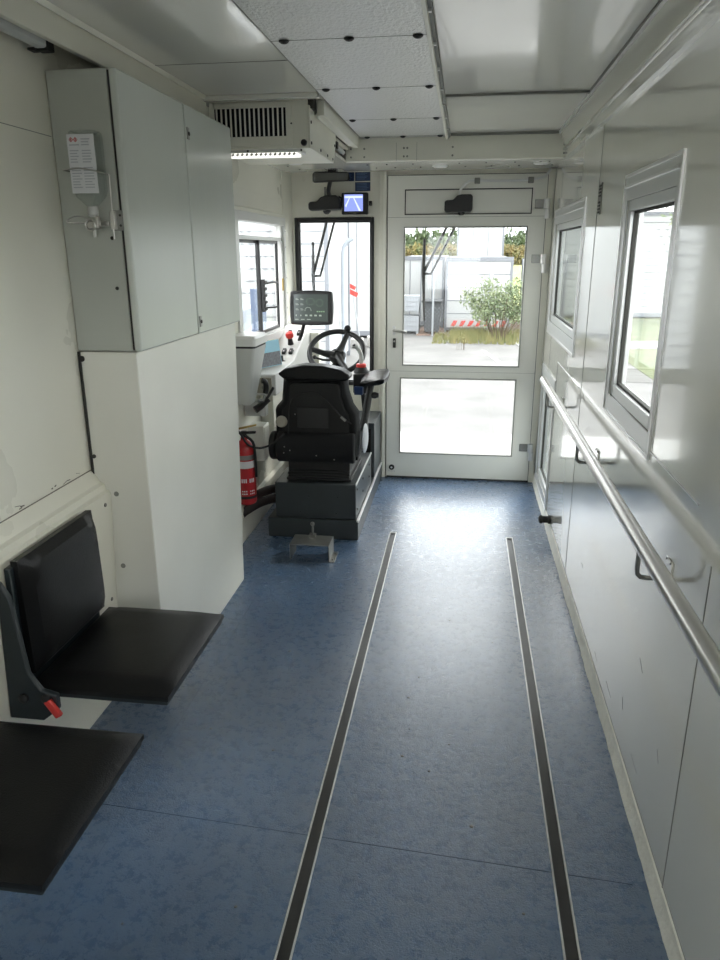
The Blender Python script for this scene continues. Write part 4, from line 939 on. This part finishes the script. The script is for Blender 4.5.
# bins and cage boxes
t = thing('wheelie_bin', 'anthracite wheelie bin beside the fence post', 'bin', (-1.02, 24.6, GZ))
m = MB(); m.hexa([(-1.26, 24.3, GZ + .08), (-.80, 24.3, GZ + .08), (-.80, 24.9, GZ + .08), (-1.26, 24.9, GZ + .08), (-1.33, 24.2, .02), (-.72, 24.2, .02), (-.72, 25.0, .02), (-1.33, 25.0, .02)]); m.build('bin_body', 'bin', t, .02)
MB().box(-1.36, -.69, 24.15, 25.05, .02, .09).build('bin_lid', 'bin', t, .02)
for x in (-1.2, -.85): MB().cyl((x - .03, 24.9, GZ + .1), (x + .03, 24.9, GZ + .1), .1).build('wheel', 'rubber', t)
for z, lb in ((GZ, 'light grey wire cage box, lower one of the stack'), (-.36, 'light grey wire cage box stacked on top of another')):
    t = thing('cage_box', lb, 'box', (-1.75, 24.7, z), 'stacked wire cage boxes')
    MB().box(-2.10, -1.45, 24.4, 25.0, z + .08, z + .58).build('box_walls', 'crate', t, .01)
    m = MB()
    for k in range(8): m.box(-2.10 + k * .09, -2.08 + k * .09, 24.38, 24.41, z + .08, z + .58)
    for k in range(4): m.box(-2.10, -1.45, 24.375, 24.40, z + .1 + k * .15, z + .115 + k * .15)
    m.build('wire_mesh', 'galv', t)
    m = MB()
    for x in (-2.05, -1.5): m.box(x - .04, x + .04, 24.4, 25.0, z, z + .09)
    m.build('feet', 'galv', t)
# fence
t = thing('mesh_fence', 'galvanised mesh fence with posts at the edge of the yard', 'fence', (0, 24, GZ))
for x, tall in ((-2.2, 1.3), (-.98, 1.35), (.78, 1.28), (2.9, 1.3)):
    MB().cyl((x, 23.9, GZ), (x, 23.9, tall), .035, n=10).build('fence_post', 'galv', t)
MB().cyl((.80, 23.9, .95), (2.2, 23.7, GZ), .025, n=8).build('diagonal_brace', 'galv', t)
m = MB()
for k in range(46):
    for (xa, za, xb, zb) in (( -1.9 + k * .12, GZ, -1.9 + k * .12 + .9, GZ + .9), (-1.9 + k * .12 + .9, GZ, -1.9 + k * .12, GZ + .9)):
        if xb < 2.9 and xa < 2.9: m.hexa([(xa, 23.9, za), (xa + .006, 23.9, za), (xa + .006, 23.905, za), (xa, 23.905, za), (xb, 23.9, zb), (xb + .006, 23.9, zb), (xb + .006, 23.905, zb), (xb, 23.905, zb)])
wm = m.build('wire_mesh', 'galv', t)

# vegetation
def leaves(m, c, r, n, s, flat=1.0, seed=0):
    rnd = random.Random(seed)
    for i in range(n):
        while True:
            p = Vector([rnd.uniform(-1, 1) for _ in range(3)])
            if .15 < p.length < 1: break
        q = Vector((p.x * r[0], p.y * r[1], p.z * r[2])) + Vector(c)
        E_ = Euler((rnd.uniform(0, PI), rnd.uniform(0, PI), rnd.uniform(0, PI))).to_matrix(); L = s * rnd.uniform(.6, 1.3)
        m.face([q + E_ @ Vector(v) * L for v in ((-.5, 0, 0), (0, -.22, .03), (.5, 0, 0), (0, .22, .03))])
def bush(name, x, y, w, h, n, s, lab, cat='bush', mat='leaf', seed=1):
    t = thing(name, lab, cat, (x, y, GZ)); rnd = random.Random(seed)
    m = MB(); st = MB()
    for k in range(16 if w > .3 else 6):
        a = rnd.uniform(-1, 1); b_ = rnd.uniform(-.5, .5); top = Vector((x + a * w * .9, y + b_ * w * .6, GZ + h * rnd.uniform(.55, 1) * (1 - .35 * abs(a))))
        mid = (Vector((x + a * .15, y, GZ)) + top) / 2 + Vector((0, 0, h * .12))
        st.tube([(x + a * .15, y, GZ), mid, top], [.02, .012, .005] if w > .3 else [.005, .004, .002], 5)
        for f in (.45, .65, .82, 1): 
            p = Vector((x + a * .15, y, GZ)).lerp(mid, f * 2) if f < .5 else mid.lerp(top, f * 2 - 1)
            leaves(m, p, (w * .22, w * .2, h * .12), n // 64, s, seed=rnd.randint(0, 9999))
    st.build('stems', 'bark', t); m.build('foliage', mat, t, ang=180)
bush('shrub', 1.05, 22.6, 1.35, 2.0, 4200, .10, 'loose green bush in front of the fence, seen through the door', seed=3)
bush('shrub', -3.95, 11.0, .35, 1.7, 700, .09, 'yellow-green shrub outside the sliding driver window', seed=5)
bush('shrub', -1.95, 19.6, .35, .6, 600, .07, 'small weed clump by the concrete blocks', mat='grass', seed=8)
bush('weed_clump', -.08, 20.4, .16, .6, 300, .06, 'single weed growing from the asphalt yard', 'weed', mat='grass', seed=9)
m = MB(); rnd = random.Random(4)
for i in range(2600):
    x = rnd.uniform(-.9, 2.9); y = rnd.uniform(21.8, 24.6) - abs(x) * .12; h = rnd.uniform(.08, .34) * (1.2 if x > -.4 else .45); dx = rnd.uniform(-.06, .06)
    m.face([(x - .012, y, GZ), (x + .012, y, GZ), (x + dx, y + rnd.uniform(-.05, .05), GZ + h)])
tag(m.build('grass_verge', 'grass', ang=180), 'green and yellow grass strip along the fence', 'grass', kind='stuff')
S(MB().box(4.0, 16, 16, 30.5, GZ - .02, GZ + .01).build('lawn', 'lawn'), 'lawn on the right')
S(MB().box(-1.5, 4.6, 23.9, 29, GZ - .02, GZ + .012).build('earth_strip', 'brick'), 'reddish earth strip under the containers')
S(MB().obox((8.5, 22.5, GZ + .015), (14, 1.6, .03), (0, 0, .15)).build('footpath', 'concrete'), 'pale footpath across the lawn')
# forest on the horizon
def forest(name, y, x0, x1, zb, hmin, hmax, r, n, mat, lab, seed):
    m = MB(); rnd = random.Random(seed)
    for i in range(n):
        x = x0 + (x1 - x0) * i / n + rnd.uniform(-r, r); h = rnd.uniform(hmin, hmax); yy = y + rnd.uniform(0, 12)
        for k in range(4):
            leaves(m, (x + rnd.uniform(-r, r) * .5, yy + rnd.uniform(-r, r) * .5, zb + h * (.30 + .17 * k)), (r * rnd.uniform(.6, .9) * (1.15 - .15 * k), r * .6, h * .26), 60, r * .46, seed=rnd.randint(0, 99999))
    tag(m.build(name, mat, ang=180), lab, 'trees', kind='stuff')
forest('forest', 190, -120, 130, -2, 7.0, 9.0, 2.6, 420, 'leafdk', 'green forest along the horizon behind the containers', 2)
forest('autumn_hedge', 150, -90, 110, -2, 4.0, 5.0, 1.8, 420, 'leafor', 'orange and yellow autumn trees in front of the forest', 6)
# tree by the right window
t = thing('street_tree', 'tree with thin green leaves outside the near right window', 'tree', (6.0, 14.5, GZ))
st = MB(); st.tube([(5.9, 14.5, GZ), (5.75, 14.5, 1.2), (5.3, 14.4, 2.4), (4.7, 14.2, 3.4), (4.4, 14.1, 4.0)], [.12, .10, .08, .05, .02], 8, smooth=4)
for (a, b_) in (((5.3, 14.4, 2.4), (4.2, 14.0, 2.75)), ((4.9, 14.2, 3.1), (3.9, 13.9, 2.9)), ((5.6, 14.5, 1.8), (6.6, 14.6, 3.2)), ((4.7, 14.2, 3.4), (5.4, 14.4, 4.4))): st.tube([a, b_], [.04, .012], 6)
st.build('trunk', 'bark', t)
m = MB()
for i, c in enumerate(((4.0, 14, 2.85), (4.4, 14, 3.3), (4.9, 14.1, 3.9), (5.6, 14.4, 4.2), (6.4, 14.5, 3.6), (3.8, 13.9, 2.4), (5.4, 14.3, 3.4))): leaves(m, c, (.55, .5, .45), 260, .10, seed=50 + i)
m.build('foliage', 'leaf', t, ang=180)

# ------------------------------------------------------------------ sky, lights
w = bpy.data.worlds.new('overcast sky'); scn.world = w; w.use_nodes = True
nt = w.node_tree; nt.nodes.clear(); L = nt.links.new
out = nt.nodes.new('ShaderNodeOutputWorld'); bg = nt.nodes.new('ShaderNodeBackground')
tc = nt.nodes.new('ShaderNodeTexCoord'); nz = nt.nodes.new('ShaderNodeTexNoise'); nz.inputs['Scale'].default_value = 2.2; nz.inputs['Detail'].default_value = 5
L(tc.outputs['Generated'], nz.inputs['Vector'])
rp = nt.nodes.new('ShaderNodeValToRGB'); rp.color_ramp.elements[0].position = .35; rp.color_ramp.elements[1].position = .62
rp.color_ramp.elements[0].color = (.88, .93, 1, 1); rp.color_ramp.elements[1].color = (1, .995, .97, 1)
L(nz.outputs[0], rp.inputs[0]); L(rp.outputs[0], bg.inputs[0]); bg.inputs[1].default_value = 2.6
L(bg.outputs[0], out.inputs[0])

def area(name, loc, size, energy, rot, color=(1, .98, .94), label=None):
    l = bpy.data.lights.new(name, 'AREA'); l.shape = 'RECTANGLE'; l.size, l.size_y = size; l.energy = energy; l.color = color
    o = bpy.data.objects.new(name, l); COL.objects.link(o); o.location = loc; o.rotation_euler = rot; return o
# hazy sun high on the right
sl_ = bpy.data.lights.new('hazy_sun', 'SUN'); sl_.energy = .8; sl_.angle = math.radians(12); sl_.color = (1, .96, .88)
so = bpy.data.objects.new('hazy_sun', sl_); COL.objects.link(so); so.rotation_euler = Vector((-.9, -.55, -.9)).to_track_quat('-Z', 'Y').to_euler()
# unseen lamps added behind the viewer to brighten the cabin
for (x, y) in ((.2, -.75), (.2, .35)):
    t = thing('fill_lamp', 'added unseen fill lamp on the ceiling in the rear of the cabin', 'lamp', (x, y, ZC - .04), 'added fill lamps in the rear of the cabin')
    MB().box(x - .16, x + .16, y - .3, y + .3, ZC - .035, ZC).build('lamp_housing', 'white', t, .004)
    MB().box(x - .14, x + .14, y - .28, y + .28, ZC - .040, ZC - .034).build('lamp_diffuser', 'lampfill', t)

# ------------------------------------------------------------------ camera
cam = bpy.data.cameras.new('camera'); co = bpy.data.objects.new('camera', cam); COL.objects.link(co)
cam.sensor_fit = 'VERTICAL'; cam.sensor_height = 36; cam.lens = 727.52 * 36 / 960
cam.clip_start = .02; cam.clip_end = 1000
R = Matrix(((.99047, -.03800, .13240), (.13772, .29720, -.94483), (-.00344, .95406, .29960)))
R = R.to_quaternion().normalized().to_matrix()
co.matrix_world = Matrix.Translation((0, 0, 1.6)) @ R.to_4x4()
scn.camera = co
vs = scn.view_settings; vs.view_transform = 'Standard'; vs.look = 'None'; vs.gamma = 1; vs.use_curve_mapping = False
vs.exposure = 1.42
for o in bpy.data.objects:
    if '_w' in o: del o['_w']
